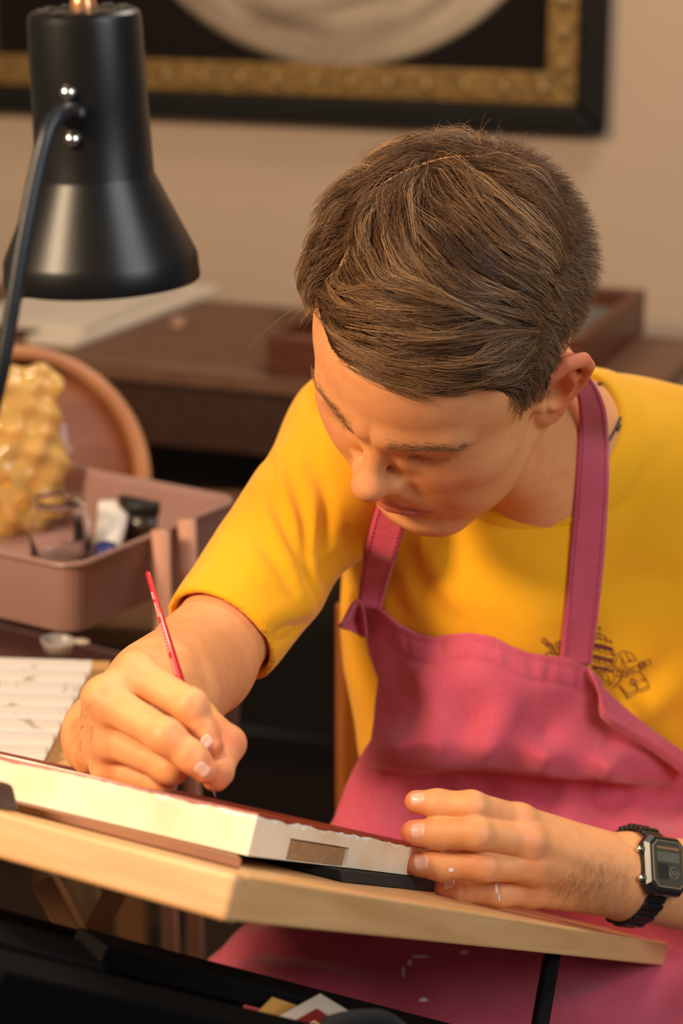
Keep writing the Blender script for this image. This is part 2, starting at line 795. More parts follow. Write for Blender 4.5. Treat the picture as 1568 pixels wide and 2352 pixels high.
kids[-1]['label'] = 'dark canvas with a pale round form'
adopt(pic, *kids)
# beads and leaves along the gold rails
bp_ = wo + WX * 0
bead = None
sp_ = .0585


def bead_at(c, s):
    v, f = lathe((0, 0, 0), (0, 0, 1), [(-s, 0), (-s * .8, s * .6), (-s * .3, s * .95), (0, s), (s * .3, s * .95), (s * .8, s * .6), (s, 0)], 8)
    return v, f


v_, f_ = bead_at(None, .0100)
bmesh_ = mesh_obj('bead', v_, f_, gold2)
bm0 = bmesh_.data
COL.objects.unlink(bmesh_)
bpy.data.objects.remove(bmesh_)
bpy.context.view_layer.update()


def put_bead(c, rail, sc_):
    o = bpy.data.objects.new('bead', bm0)
    COL.objects.link(o)
    o.parent = rail
    # rails sit under the picture's own place
    o.matrix_parent_inverse = rail.matrix_world.inverted()
    o.location = tuple(c)
    o.scale = sc_
    return o


bpy.context.view_layer.update()
zc = zb + (o1 + o2) / 2
n_ = int((FW_ - .2) / sp_)
for i in range(n_):
    x_ = xr - .092 - i * sp_
    put_bead(wo + WX * x_ + np.array([0, 0, zc]) - WN * .034, rails[0], (1, .8, 1))
    put_bead(wo + WX * (x_ - sp_ * .5) + np.array([0, 0, zc]) - WN * .032, rails[0], (.55, .6, .55))
for i in range(int((FH_ - .2) / (sp_ * .8))):
    z_ = zb + .10 + i * sp_ * .8
    put_bead(wo + WX * (xr - (o1 + o2) / 2) + np.array([0, 0, z_]) - WN * .034, rails[1], (1, .8, 1.2))

# ------------------------------------------------------------------ dark sideboard along the wall
DX, DN = yawv(21)
A0 = P(100, 812, 3.30)
ZD = A0[2]
dk = mat('dark_walnut', rgb(64, 38, 26), .4, noise=.7, nscale=8, color2=rgb(40, 22, 14), stretch=(3, 12, 12))
dkt = mat('walnut_top', rgb(108, 74, 54), .5, noise=.6, nscale=6, color2=rgb(90, 58, 42), stretch=(2, 9, 9))
d0 = np.array([A0[0], A0[1], 0]) - DX * 1.0
desk = empty('sideboard', d0 + DX * 1.2)
tag(desk, 'long dark walnut table standing against the wall behind the man', 'table')
DEP = .40
LEN = next(l_ for l_ in np.arange(1.2, 2.6, .01) if proj(d0 + DX * l_ + np.array([0, 0, ZD]))[0] > 1448)
kd = [bm_obj('table_top', obox(d0 + (0, 0, ZD - .028), DX * LEN, DN * DEP, (0, 0, .028)), dkt, bevel=.004),
      bm_obj('apron_board', obox(d0 + DX * .03 + DN * .02 + (0, 0, ZD - .118), DX * (LEN - .06), DN * .022, (0, 0, .089)), dk, bevel=.002),
      bm_obj('back_panel', obox(d0 + DX * .03 + DN * (DEP - .06) + (0, 0, .12), DX * (LEN - .06), DN * .02, (0, 0, ZD - .15)), mat('dark_brown_panel', rgb(52, 38, 24), .7), bevel=.002)]  # back panel in one even dark brown
for x_ in (.03, LEN - .08):
    for y_ in (.03, DEP - .075):
        kd.append(bm_obj('leg', obox(d0 + DX * x_ + DN * y_, DX * .05, DN * .05, (0, 0, ZD - .028)), dk, bevel=.004))
adopt(desk, *kd)


def dp(x, y, h=0.0):
    """point at height h over the sideboard top under a photo pixel"""
    d = P(x, y, 1.0) - CAM
    t = (ZD + h - CAM[2]) / d[2]
    return CAM + d * t


# loose white board sheets under the lamp
paper = mat('off_white_board', rgb(216, 200, 178), .7, noise=.2, nscale=12, color2=rgb(204, 184, 160))


def slab(name, corners, h0, h1, m, bevel=.001):
    lo_ = [np.array([c[0], c[1], h0]) for c in corners]
    hi_ = [np.array([c[0], c[1], h1]) for c in corners]
    return bm_obj(name, hexa(lo_ + hi_), m, bevel=bevel)


c1, c2, c3, c4 = dp(60, 790), dp(172, 800), dp(510, 672), dp(330, 640)
q4 = c1 + (c3 - c2)
tag(slab('paper_sheet', [c1, c2, c3, q4], ZD + .0005, ZD + .010, paper), 'thick stack of off-white paper on the sideboard beneath the black lamp', 'paper')
c1, c2, c3 = dp(-70, 742, .011), dp(190, 770, .011), dp(420, 672, .011)
tag(slab('paper_sheet', [c1, c2, c3, c1 + c3 - c2], ZD + .0105, ZD + .022, mat('grey_board', rgb(206, 192, 172), .7)), 'smaller grey-white board lying on top of the paper stack', 'paper')
tag(slab('eraser', [dp(392, 752), dp(420, 756), dp(428, 742), dp(400, 738)], ZD + .0005, ZD + .008, mat('pink_rubber', rgb(176, 136, 112), .7), .002), 'tiny pale eraser lying on the dark table top', 'eraser')
# wooden tray boxes behind the head
redw = mat('red_brown_wood', rgb(96, 48, 26), .4, noise=.7, nscale=10, color2=rgb(60, 28, 16), stretch=(2, 10, 10))


def open_box(name, label, o, ax, ay, h, m, t=.014, lid=None, cat='box'):
    r = empty(name, o + (ax + ay) / 2)
    ux, uy = ax / np.linalg.norm(ax), ay / np.linalg.norm(ay)
    ks = [bm_obj('base', obox(o, ax, ay, (0, 0, .008)), m),
          bm_obj('side', obox(o + (0, 0, .008), ax, uy * t, (0, 0, h - .008)), m, bevel=.002),
          bm_obj('side', obox(o + ay - uy * t + (0, 0, .008), ax, uy * t, (0, 0, h - .008)), m, bevel=.002),
          bm_obj('side', obox(o + uy * t + (0, 0, .008), ux * t, ay - uy * 2 * t, (0, 0, h - .008)), m, bevel=.002),
          bm_obj('side', obox(o + ax - ux * t + uy * t + (0, 0, .008), ux * t, ay - uy * 2 * t, (0, 0, h - .008)), m, bevel=.002)]
    adopt(r, *ks)
    tag(r, label, cat)
    return r


ob = dp(612, 862)
open_box('wooden_box', 'red-brown wooden box hidden half behind the face', np.array([ob[0], ob[1], ZD + .0005]), DX * .19, DN * .22, .055, redw)
ob2 = dp(1338, 884, 0)
b2 = np.array([ob2[0], ob2[1], ZD + .0005]) - DX * .26
open_box('wooden_box', 'large shallow wooden box with raised rim behind the ear', b2, DX * .26, DN * .32, .062, redw)
tag(slab('slate_tile', [b2 + DX * a_ + DN * c_ for a_, c_ in ((.03, .03), (.235, .03), (.235, .26), (.03, .26))], ZD + .010, ZD + .046, mat('grey_slate', rgb(96, 92, 86), .6)), 'grey slab lying inside the large wooden box', 'tile')
tag(slab('plaster_lump', [dp(672, 757), dp(722, 760), dp(726, 722), dp(690, 720)], ZD + .056, ZD + .075, mat('white_plaster', rgb(190, 176, 160), .8), .008), 'pale lump on the wooden box beside the fringe', 'lump')

# wall chair rail piece at the far right: dark chair back top behind the shoulder
# ------------------------------------------------------------------ the person's body: one continuous skin
HM = np.array([[-0.85163302, -0.51630277, -0.09029204], [0.42608158, -0.58163297, -0.69293404], [0.30524694, -0.62859728, 0.71532494]])
HT = np.array([0.07692706, -0.04112623, 1.15035152])
HS = 1.016


def to_head(p):
    q = ((p - HT) @ HM) / HS
    q[:, 0] *= -1
    return q


def from_head(q):
    q = np.array(q, float).reshape(-1, 3).copy()
    q[:, 0] *= -1
    return (q * HS) @ HM.T + HT


def chain(pts, rs):
    """tapered limbs through points as one distance"""
    fs = [cone(pts[i], pts[i + 1], rs[i], rs[i + 1]) for i in range(len(pts) - 1)]
    return lambda p: np.minimum.reduce([f(p) for f in fs])


EO = np.array([.0690, .0085, .0005])
ea = np.array([.47, -.88, .06]); ea /= np.linalg.norm(ea)
eb = np.array([.10, .00, 1.0]); eb -= ea * (eb @ ea); eb /= np.linalg.norm(eb)
ec = np.cross(eb, ea)
EM = np.stack([ea, eb, ec], 1)


def jaw_shift(z):
    """the jaw hangs a little to his left with the tilt of the head"""
    return .15 * np.clip(-.022 - z, 0, .09)


def head_frames(p):
    q = to_head(p)
    q[:, 0] -= jaw_shift(q[:, 2])
    m = q.copy()
    m[:, 0] = np.abs(m[:, 0])
    return q, m, ((m - EO) @ EM) / 1.20


head = Framed(head_frames, HS)
A = head.add
A((ell((0, -.008, .042), (.077, .100, .098))))
A((ell((-.0180, -.022, .048), (.0745, .080, .077))), .026)
A((ell((0, .040, .050), (.066, .055, .058))), .030)
A((ell((0, .036, -.012), (.060, .054, .064))), .030)
A((ell((0, .048, -.060), (.043, .040, .042))), .028)
A(cone((.052, .000, -.044), (.020, .070, -.0865), .015, .016), mirror=1, k=.024)
A((ell((0, .078, -.0860), (.022, .018, .018))), .018)
A(ell((.047, .055, -.008), (.023, .026, .023)), mirror=1, k=.022)
A(ell((.027, .074, -.014), (.018, .018, .020)), mirror=1, k=.020)
A(ell((.037, .047, -.040), (.023, .030, .032)), mirror=1, k=.028)
A(cone((.008, .0940, .0345), (.044, .0790, .0375), .0104, .0096), mirror=1, k=.013)
A(ell((.031, .1085, .0165), (.0150, .0150, .0085)), mirror=1, k=.010, op='s')
A(ell((.0175, .0865, .0090), (.0095, .0110, .0140)), mirror=1, k=.010)
A(ell((.033, .066, -.040), (.015, .016, .022)), mirror=1, k=.020)
A(ball((.0315, .0765, .0185), .0135), mirror=1, k=.005)
A(cone((.015, .0865, .0215), (.046, .0765, .0205), .0030, .0030), mirror=1, k=.006)
A((cone((0, .0880, .032), (0, .1125, -.009), .0066, .0086)), .009)
A((ball((0, .1130, -.0115), .0118)), .007)
A(ell((.0125, .0985, -.0175), (.0076, .0115, .0086)), mirror=1, k=.008)
A((cone((0, .1080, -.0225), (0, .0985, -.031), .0052, .0060)), .006)
A((ell((0, .0835, -.046), (.028, .019, .022))), .016)
A(cone((.014, .098, -.030), (.030, .080, -.050), .0040, .0040), mirror=1, k=.010)
A(chain([(0, .1015, -.0430), (.011, .0992, -.0435), (.0250, .0865, -.0510)], [.0046, .0044, .0022]), mirror=1, k=.004)
A(chain([(0, .0995, -.0535), (.012, .0965, -.0537), (.0240, .0858, -.0527)], [.0066, .0062, .0022]), mirror=1, k=.004)
A(chain([(0, .1080, -.0477), (.012, .1040, -.0483), (.0270, .0893, -.0528)], [.0010, .0010, .0006]), mirror=1, k=.0025, op='s')
A(cone((0, .0990, -.0700), (.016, .0920, -.0690), .0065, .0055), mirror=1, k=.010, op='s')
A((ell((.004, .002, -.010), (.013, .026, .012))), .008, mirror=2)
A((ell((.0145, .003, -.0015), (.0165, .029, .0036))), .004, mirror=2)
A((chain([(.001, .006, .0030), (-.001, .018, .0045), (.005, .029, .0055), (.016, .0345, .0060), (.0265, .028, .0060), (.0305, .014, .0052),
            (.0275, .000, .0040), (.0210, -.012, .0030), (.0130, -.0205, .0020)], [.0030, .0038, .0042, .0044, .0042, .0038, .0034, .0032, .0036])), .0026, mirror=2)
A((ell((.0065, -.0235, .0012), (.0095, .0105, .0044))), .005, mirror=2)
A((chain([(.0185, .021, .0030), (.0205, .008, .0040), (.0150, -.008, .0042), (.0090, -.013, .0040)], [.0034, .0036, .0036, .0036])), .004, mirror=2)
A((ell((.0095, .001, .0078), (.0085, .0125, .0080))), .004, 's', mirror=2)
A((ell((-.001, -.003, .0040), (.0042, .0062, .0040))), .003, mirror=2)

NB = P(1262, 1040, 1.855)
S_R = P(842, 1016, 1.86)
S_L = P(1830, 1100, 1.99)
LAT = S_L - S_R; LAT /= np.linalg.norm(LAT)
TUP = NB - P(1180, 1780, 2.03); TUP -= LAT * (TUP @ LAT); TUP /= np.linalg.norm(TUP)
TFW = np.cross(LAT, TUP)
if TFW @ AXF > 0:
    TFW = -TFW
TB = np.stack([LAT, TFW, TUP], 1)
ELB_R = P(462, 1522, 1.69)
SLV_R = P(512, 1452, 1.72)
CH = P(1265, 1370, 1.965)
BE = P(1275, 1760, 2.015)


def torso(g, o):
    g.add(cone(S_R, NB + TUP * -.012, .058 + o, .062 + o), .03)
    g.add(cone(S_L, NB + TUP * -.012, .060 + o, .062 + o), .03)
    g.add(ell(CH, (.172 + o, .125 + o, .185 + o), TB), .05)
    g.add(ell(CH + LAT * -.070 + TUP * .045, (.085 + o, .125 + o, .085 + o), TB), .05)
    g.add(ell(CH + LAT * .075 + TUP * .045, (.085 + o, .125 + o, .085 + o), TB), .05)
    g.add(ell(BE, (.158 + o, .115 + o, .20 + o), TB), .06)


body = Group()
body.add(head)
body.add(cone(from_head((0, -.022, -.030))[0], NB, .056, .057), .020)
body.add(cone(from_head((0.030, .020, -.075))[0], NB + TFW * .035 + TUP * -.02, .018, .030), .030)
bt = Group()
torso(bt, -.014)
body.add(bt, .035)
WR_L = P(1462, 2016, 1.722)
ELB_L = P(1960, 2090, 1.85)
body.add(cone(ELB_L, S_L, .045, .055), .03)
body.add(chain([S_R, SLV_R, ELB_R], [.046, .0350, .0360]), .03)
WR_R = P(246, 1690, 1.495)
MID_R = P(372, 1598, 1.595)
body.add(flatcone(WR_L, ELB_L, .0300, .0440, AXF, .80), .015)
body.add(chain([ELB_R, MID_R, WR_R], [.0360, .0395, .0255]), .012)

# right hand holding the brush
HR = Group()
palm = Group()
R_MCP = {'i': P(312, 1548, 1.434), 'm': P(240, 1606, 1.424), 'r': P(238, 1690, 1.430), 'p': P(252, 1762, 1.444)}
palm.add(cone(WR_R, P(300, 1640, 1.475), .0250, .0200))
for k, r in (('i', .0118), ('m', .0118), ('r', .0108), ('p', .0098)):
    palm.add(cone(P(255, 1690, 1.480), R_MCP[k], .0170, r), .012)
palm.add(cone(R_MCP['i'], R_MCP['m'], .0102, .0102), .008)
palm.add(cone(R_MCP['m'], R_MCP['r'], .0098, .0096), .008)
palm.add(cone(R_MCP['r'], R_MCP['p'], .0092, .0085), .008)
palm.add(cone(P(330, 1680, 1.462), P(330, 1752, 1.455), .0150, .0130), .012)
HR.add(palm)
fing = Group()


def finger(pts, rs, knuckle=0.0):
    g = Group()
    for i in range(len(pts) - 1):
        g.add(cone(pts[i], pts[i + 1], rs[i], rs[i + 1]), .005)
    return g


fing.add(finger([R_MCP['i'], P(438, 1622, 1.404), P(468, 1680, 1.404), P(486, 1712, 1.402)], [.0112, .0098, .0082, .0070]), .0012)
fing.add(finger([R_MCP['m'], P(382, 1693, 1.388), P(441, 1739, 1.386), P(472, 1770, 1.387)], [.0114, .0100, .0086, .0074]), .0012)
fing.add(finger([R_MCP['r'], P(392, 1764, 1.402), P(372, 1786, 1.424), P(340, 1770, 1.440)], [.0105, .0092, .0084, .0076]), .0012)
fing.add(finger([R_MCP['p'], P(368, 1800, 1.418), P(345, 1808, 1.438), P(320, 1790, 1.450)], [.0095, .0078, .0072, .0066]), .0012)
fing.add(finger([P(340, 1650, 1.475), P(452, 1652, 1.448), P(523, 1708, 1.424), P(500, 1775, 1.402), P(493, 1790, 1.400)], [.0150, .0118, .0100, .0082, .0068]), .0012)
HR.add(fing, .006)
body.add(HR, .012)

# left hand flat against the panel
HL = Group()
L_MCP = {'i': P(1192, 1886, 1.656), 'm': P(1212, 1932, 1.650), 'r': P(1222, 1990, 1.657), 'p': P(1216, 2046, 1.672)}
palL = Group()
for k, r, wp in (('i', .0112, (1420, 1985, 1.712)), ('m', .0112, (1430, 2000, 1.705)), ('r', .0112, (1430, 2022, 1.706)), ('p', .0110, (1420, 2042, 1.712))):
    palL.add(cone(P(*wp), L_MCP[k], .0200, r), .010)
palL.add(cone(P(1440, 2010, 1.715), WR_L, .0250, .0265), .010)
for a_, b_ in (('i', 'm'), ('m', 'r'), ('r', 'p')):
    palL.add(cone(L_MCP[a_], L_MCP[b_], .0088, .0088), .006)
HL.add(palL)
fl = Group()
fl.add(finger([L_MCP['i'], P(1083, 1851, 1.634), P(1005, 1846, 1.640), P(956, 1842, 1.646)], [.0112, .0098, .0092, .0080]), .0012)
fl.add(finger([L_MCP['m'], P(1092, 1913, 1.628), P(1008, 1914, 1.636), P(950, 1913, 1.643)], [.0118, .0110, .0104, .0088]), .0012)
fl.add(finger([L_MCP['r'], P(1108, 1988, 1.637), P(1014, 1988, 1.642), P(959, 1985, 1.648)], [.0112, .0106, .0098, .0085]), .0012)
fl.add(finger([L_MCP['p'], P(1148, 2051, 1.660), P(1060, 2046, 1.664), P(1022, 2040, 1.667)], [.0108, .0094, .0084, .0074]), .0012)
fl.add(finger([P(1400, 2000, 1.735), P(1280, 1935, 1.755), P(1180, 1935, 1.765), P(1120, 1940, 1.768)], [.016, .0125, .0105, .0085]), .0012)
HL.add(fl, .006)
body.add(HL, .012)

import time
_t0 = time.time()


def region(g, lo, hi, h, clip=None):
    return surface(g, lo, hi, h, clip=clip)


# head and neck, right forearm with hand, left hand: the same skin sampled finely; the trunk under the shirt coarser
hv = from_head([(x, y, z) for x in (-.1, .1) for y in (-.12, .13) for z in (-.12, .15)])
nk = np.vstack([hv, NB + .13, NB - .13, P(1480, 980, 1.9), P(1100, 1250, 1.75)])
CUT_R = (S_R * 0.25 + SLV_R * 0.75)
ARM_D = (SLV_R - S_R) / np.linalg.norm(SLV_R - S_R)
neck_plane = lambda p: (p - (NB + TUP * -.10)) @ TUP
arm_side = lambda p: (p - CUT_R) @ ARM_D
_arm = cone(WR_L, ELB_L, .075, .075)
left_side = lambda p: np.where((_arm(p) < 0) | (proj(p)[:, 0] < 1500) & (proj(p)[:, 2] < 1.79) & (proj(p)[:, 1] > 1780), (p - P(1640, 2040, 1.76)) @ (WR_L - ELB_L), -1.0)
V1, F1 = region(body, nk.min(0) - .01, nk.max(0) + .01, .0015, lambda p: (neck_plane(p) > 0) & (((p - S_R) @ LAT > .07) | (((p - HT) ** 2).sum(1) < .175 ** 2) & ((p - S_R) @ AXF < -.06)))
ra = np.vstack([WR_R, ELB_R, MID_R, CUT_R, P(150, 1500, 1.4), P(560, 1830, 1.38), P(250, 1800, 1.45)])
V2, F2 = region(body, ra.min(0) - .06, ra.max(0) + .06, .0012, lambda p: (arm_side(p) > 0) & (proj(p)[:, 0] < 660))
la = np.vstack([WR_L, P(910, 1800, 1.64), P(1640, 2150, 1.8), P(910, 2080, 1.66)])
V3, F3 = region(body, la.min(0) - .05, la.max(0) + .05, .0012, lambda p: left_side(p) > 0)
tv = np.vstack([S_R, S_L, ELB_L, BE - .2, BE + .2, CH + .2])
V4, F4 = region(body, tv.min(0) - .1, tv.max(0) + .1, .006,
                lambda p: ((neck_plane(p) < .012) | ((p - S_R) @ LAT < .075)) & ((((p - HT) ** 2).sum(1) > .17 ** 2) | ((p - S_R) @ AXF > -.066)) & (arm_side(p) < .006) & (left_side(p) < .0006))
print('skin', [len(v) for v in (V1, V2, V3, V4)], time.time() - _t0)
BV = np.vstack([V1, V2, V3, V4])
BF = np.vstack([F1, F2 + len(V1), F3 + len(V1) + len(V2), F4 + len(V1) + len(V2) + len(V3)])
BN = normals(BV, BF)
body_tree = bvh(BV, BF)
# creases of knuckles and skin folds
BV = crease(BV, BN, body_tree, [
    ([(1003, 1818), (1008, 1845), (1003, 1872)], -.0006, .0016), ([(1012, 1818), (1017, 1845), (1012, 1872)], -.0005, .0014),
    ([(1076, 1818), (1086, 1845), (1080, 1874)], -.0006, .0018), ([(1094, 1822), (1100, 1846), (1094, 1872)], -.0006, .0018),
    ([(1010, 1882), (1016, 1912), (1010, 1942)], -.0007, .0016), ([(1022, 1882), (1028, 1912), (1022, 1942)], -.0005, .0014),
    ([(1082, 1885), (1092, 1912), (1085, 1940)], -.0007, .0020), ([(1102, 1885), (1110, 1912), (1103, 1940)], -.0007, .0020),
    ([(1014, 1958), (1020, 1986), (1014, 2012)], -.0007, .0016), ([(1100, 1960), (1107, 1988), (1100, 2014)], -.0008, .0020),
    ([(1118, 1962), (1127, 1988), (1119, 2014)], -.0008, .0020), ([(1060, 2026), (1064, 2046), (1060, 2066)], -.0006, .0014),
    ([(1140, 2030), (1147, 2052), (1142, 2074)], -.0007, .0018), ([(1156, 2030), (1162, 2052), (1157, 2074)], -.0007, .0018),
    ([(425, 1752), (440, 1738), (452, 1716)], -.0007, .0014), ([(432, 1758), (448, 1742), (460, 1722)], -.0006, .0012),
    ([(446, 1688), (462, 1676), (474, 1660)], -.0006, .0014), ([(428, 1634), (440, 1622), (448, 1606)], -.0003, .0016),
    ([(1180, 1975), (1240, 1985), (1300, 2010)], .0012, .0040), ([(1230, 1925), (1300, 1958), (1380, 1990)], .0012, .0045),
    ([(440, 1480), (466, 1520), (474, 1570)], -.0016, .0060),
])
BN = normals(BV, BF)
# pigment: lips, ears, cheeks, knuckles
q = to_head(BV)
q[:, 0] -= jaw_shift(q[:, 2])
ax_ = np.abs(q[:, 0])
lipc = np.clip(1.25 - np.sqrt((ax_ / .0270) ** 2 + ((q[:, 2] + .0490 + ax_ * .12) / .0100) ** 2 + (np.maximum(0, .088 - q[:, 1]) / .006) ** 2 + (np.maximum(0, q[:, 1] - .112) / .004) ** 2), 0, .32) / .32
earc = np.clip((ax_ - .0745) / .008, 0, 1) * (ax_ < .12) * ((np.abs(q[:, 1] + .012) < .05) & (q[:, 2] > -.045) & (q[:, 2] < .06))
cheek = np.exp(-(((ax_ - .047) / .018) ** 2 + ((q[:, 1] - .060) / .03) ** 2 + ((q[:, 2] + .008) / .016) ** 2)) * .5
nosec = np.exp(-((q[:, 0] / .016) ** 2 + ((q[:, 1] - .112) / .014) ** 2 + ((q[:, 2] + .016) / .014) ** 2)) * .35
red = np.clip(np.maximum.reduce([earc * .85, cheek, nosec]), 0, 1)
for k_ in (P(1203, 1893, 1.65), P(1212, 1932, 1.64), P(1233, 1978, 1.645), P(1226, 2046, 1.66), P(1090, 1988, 1.63), P(440, 1620, 1.39), P(386, 1693, 1.375), P(240, 1606, 1.41)):
    red = np.maximum(red, .32 * np.exp(-((BV - k_) ** 2).sum(1) / .010 ** 2))
for k_ in (P(935, 1842, 1.645), P(930, 1913, 1.64), P(940, 1985, 1.645), P(1010, 2040, 1.665), P(486, 1715, 1.40), P(475, 1775, 1.38), P(530, 1715, 1.415), P(495, 1790, 1.39)):
    red = np.maximum(red, .75 * np.exp(-((BV - k_) ** 2).sum(1) / .012 ** 2))

skin = bpy.data.materials.new('skin')
skin.use_nodes = True
nt = skin.node_tree
b = nt.nodes['Principled BSDF']
at = nt.nodes.new('ShaderNodeAttribute')
at.attribute_name = 'pigment'
sp = nt.nodes.new('ShaderNodeSeparateColor')
nt.links.new(at.outputs['Color'], sp.inputs[0])
m1 = nt.nodes.new('ShaderNodeMix'); m1.data_type = 'RGBA'
m1.inputs[6].default_value = rgb(228, 159, 105)
m1.inputs[7].default_value = rgb(222, 118, 82)
nt.links.new(sp.outputs[0], m1.inputs[0])
m2 = nt.nodes.new('ShaderNodeMix'); m2.data_type = 'RGBA'
m2.inputs[7].default_value = rgb(196, 108, 92)
nt.links.new(m1.outputs[2], m2.inputs[6])
nt.links.new(sp.outputs[1], m2.inputs[0])
tc = nt.nodes.new('ShaderNodeTexCoord')
nz = nt.nodes.new('ShaderNodeTexNoise'); nz.inputs['Scale'].default_value = 90; nz.inputs['Detail'].default_value = 6
nt.links.new(tc.outputs['Object'], nz.inputs['Vector'])
m3 = nt.nodes.new('ShaderNodeMix'); m3.data_type = 'RGBA'; m3.blend_type = 'MULTIPLY'
m3.inputs[7].default_value = (0.86, 0.74, 0.66, 1)
mr = nt.nodes.new('ShaderNodeMapRange'); mr.inputs[1].default_value = .45; mr.inputs[2].default_value = .75; mr.inputs[4].default_value = .55
nt.links.new(nz.outputs['Fac'], mr.inputs[0])
nt.links.new(mr.outputs[0], m3.inputs[0])
nt.links.new(m2.outputs[2], m3.inputs[6])
nt.links.new(m3.outputs[2], b.inputs['Base Color'])
nv = nt.nodes.new('ShaderNodeTexVoronoi'); nv.inputs['Scale'].default_value = 1100
nt.links.new(tc.outputs['Object'], nv.inputs['Vector'])
bp = nt.nodes.new('ShaderNodeBump'); bp.inputs['Strength'].default_value = .12; bp.inputs['Distance'].default_value = .0004
nt.links.new(nv.outputs['Distance'], bp.inputs['Height'])
nt.links.new(bp.outputs[0], b.inputs['Normal'])
b.inputs['Roughness'].default_value = .52
b.inputs['Specular IOR Level'].default_value = .38
b.inputs['Subsurface Weight'].default_value = .16
b.inputs['Subsurface Radius'].default_value = (1.0, .32, .14)
b.inputs['Subsurface Scale'].default_value = .005

person = mesh_obj('person', BV, BF, skin)
ca = person.data.color_attributes.new('pigment', 'FLOAT_COLOR', 'POINT')
colr = np.zeros((len(BV), 4), np.float32)
colr[:, 0] = red
colr[:, 1] = lipc
colr[:, 3] = 1
ca.data.foreach_set('color', colr.ravel())
tag(person, 'young man in mustard shirt and pink apron painting with a thin brush', 'person')
body_tree = bvh(BV, BF)

# fingernails
nail_m = mat('nail', rgb(234, 178, 154), .3, spec=.5, coat=.15)


def nail(cx, cy, ang, hl, hw):
    """nail plate on the finger seen at a photo pixel; ang: direction to the fingertip in the picture"""
    c, n = look(body_tree, cx, cy)
    f = P(cx + 10 * math.cos(ang), cy + 10 * math.sin(ang), (c - CAM) @ AXF) - c
    f -= n * (f @ n); f /= np.linalg.norm(f)
    s = np.cross(n, f)
    sc_ = ((c - CAM) @ AXF) / FPX
    hl, hw = hl * sc_, hw * sc_
    nu, nv_ = 11, 9
    V, idx = [], {}
    top = []
    for i in range(nu):
        for j in range(nv_):
            a, bb = -1 + 2 * i / (nu - 1), -1 + 2 * j / (nv_ - 1)
            # square to rounded rectangle
            a2 = a * (1 - .22 * bb * bb * (1 if a > 0 else 1.4))
            b2 = bb * (1 - .12 * a * a)
            p0 = c + f * hl * a2 + s * hw * b2 + n * .012
            hit = body_tree.ray_cast(Vector(p0), Vector(-n), .03)
            pt = np.array(hit[0]) if hit[0] is not None else c
            rim = max(abs(a), abs(bb))
            V.append(pt + n * (.0007 if rim < .99 else -.0006))
    Fc = [(i * nv_ + j, (i + 1) * nv_ + j, (i + 1) * nv_ + j + 1, i * nv_ + j + 1) for i in range(nu - 1) for j in range(nv_ - 1)]
    V = relax(np.array(V), np.array(Fc), 1, .3)
    return mesh_obj('fingernail', V, Fc, nail_m, person)


for a_ in ((958, 1833, math.pi, 21, 17), (958, 1907, math.pi, 22, 21), (966, 1980, math.pi, 22, 20), (1030, 2030, math.pi - .1, 16, 13),
           (476, 1701, 1.0, 16, 13), (464, 1768, .75, 21, 18)):
    nail(*a_)
# ------------------------------------------------------------------ tilted drawing board and the panel on it
BA = P(551, 2012, 1.25)
BC = P(1535, 2168, 1.80)
e2 = BC - BA; BL2 = np.linalg.norm(e2); e2 /= BL2
e1 = np.array([-e2[1], e2[0], 0]); e1 /= np.linalg.norm(e1)
if e1[0] > 0:
    e1 = -e1
en = np.cross(e2, e1)


def wood(name, c1_, c2_, rough=.45, st=(3, 3, 3), sc_=4.0, rot=(0, 0, 0), fine=.25):
    """wood with long grain: wave bands broken by noise, in object space"""
    m = bpy.data.materials.new(name)
    m.use_nodes = True
    nt = m.node_tree
    b = nt.nodes['Principled BSDF']
    b.inputs['Roughness'].default_value = rough
    tc = nt.nodes.new('ShaderNodeTexCoord')
    mp = nt.nodes.new('ShaderNodeMapping')
    mp.inputs['Rotation'].default_value = rot
    mp.inputs['Scale'].default_value = st
    nt.links.new(tc.outputs['Object'], mp.inputs['Vector'])
    n1 = nt.nodes.new('ShaderNodeTexNoise'); n1.inputs['Scale'].default_value = sc_; n1.inputs['Detail'].default_value = 6; n1.inputs['Distortion'].default_value = .6
    nt.links.new(mp.outputs[0], n1.inputs['Vector'])
    cr = nt.nodes.new('ShaderNodeValToRGB')
    cr.color_ramp.elements[0].position = .32; cr.color_ramp.elements[0].color = c1_
    cr.color_ramp.elements[1].position = .68; cr.color_ramp.elements[1].color = c2_
    nt.links.new(n1.outputs['Fac'], cr.inputs[0])
    nt.links.new(cr.outputs[0], b.inputs['Base Color'])
    bp = nt.nodes.new('ShaderNodeBump'); bp.inputs['Strength'].default_value = fine; bp.inputs['Distance'].default_value = .0006
    nt.links.new(n1.outputs['Fac'], bp.inputs['Height'])
    nt.links.new(bp.outputs[0], b.inputs['Normal'])
    return m


# local frame objects: geometry in board axes, object carries the rotation
BM = Matrix(((e1[0], e2[0], en[0], BA[0]), (e1[1], e2[1], en[1], BA[1]), (e1[2], e2[2], en[2], BA[2]), (0, 0, 0, 1)))


def on_board(o):
    o.matrix_world = BM
    return o


def bpt(u, v, h):
    return BA + e1 * u + e2 * v + en * h


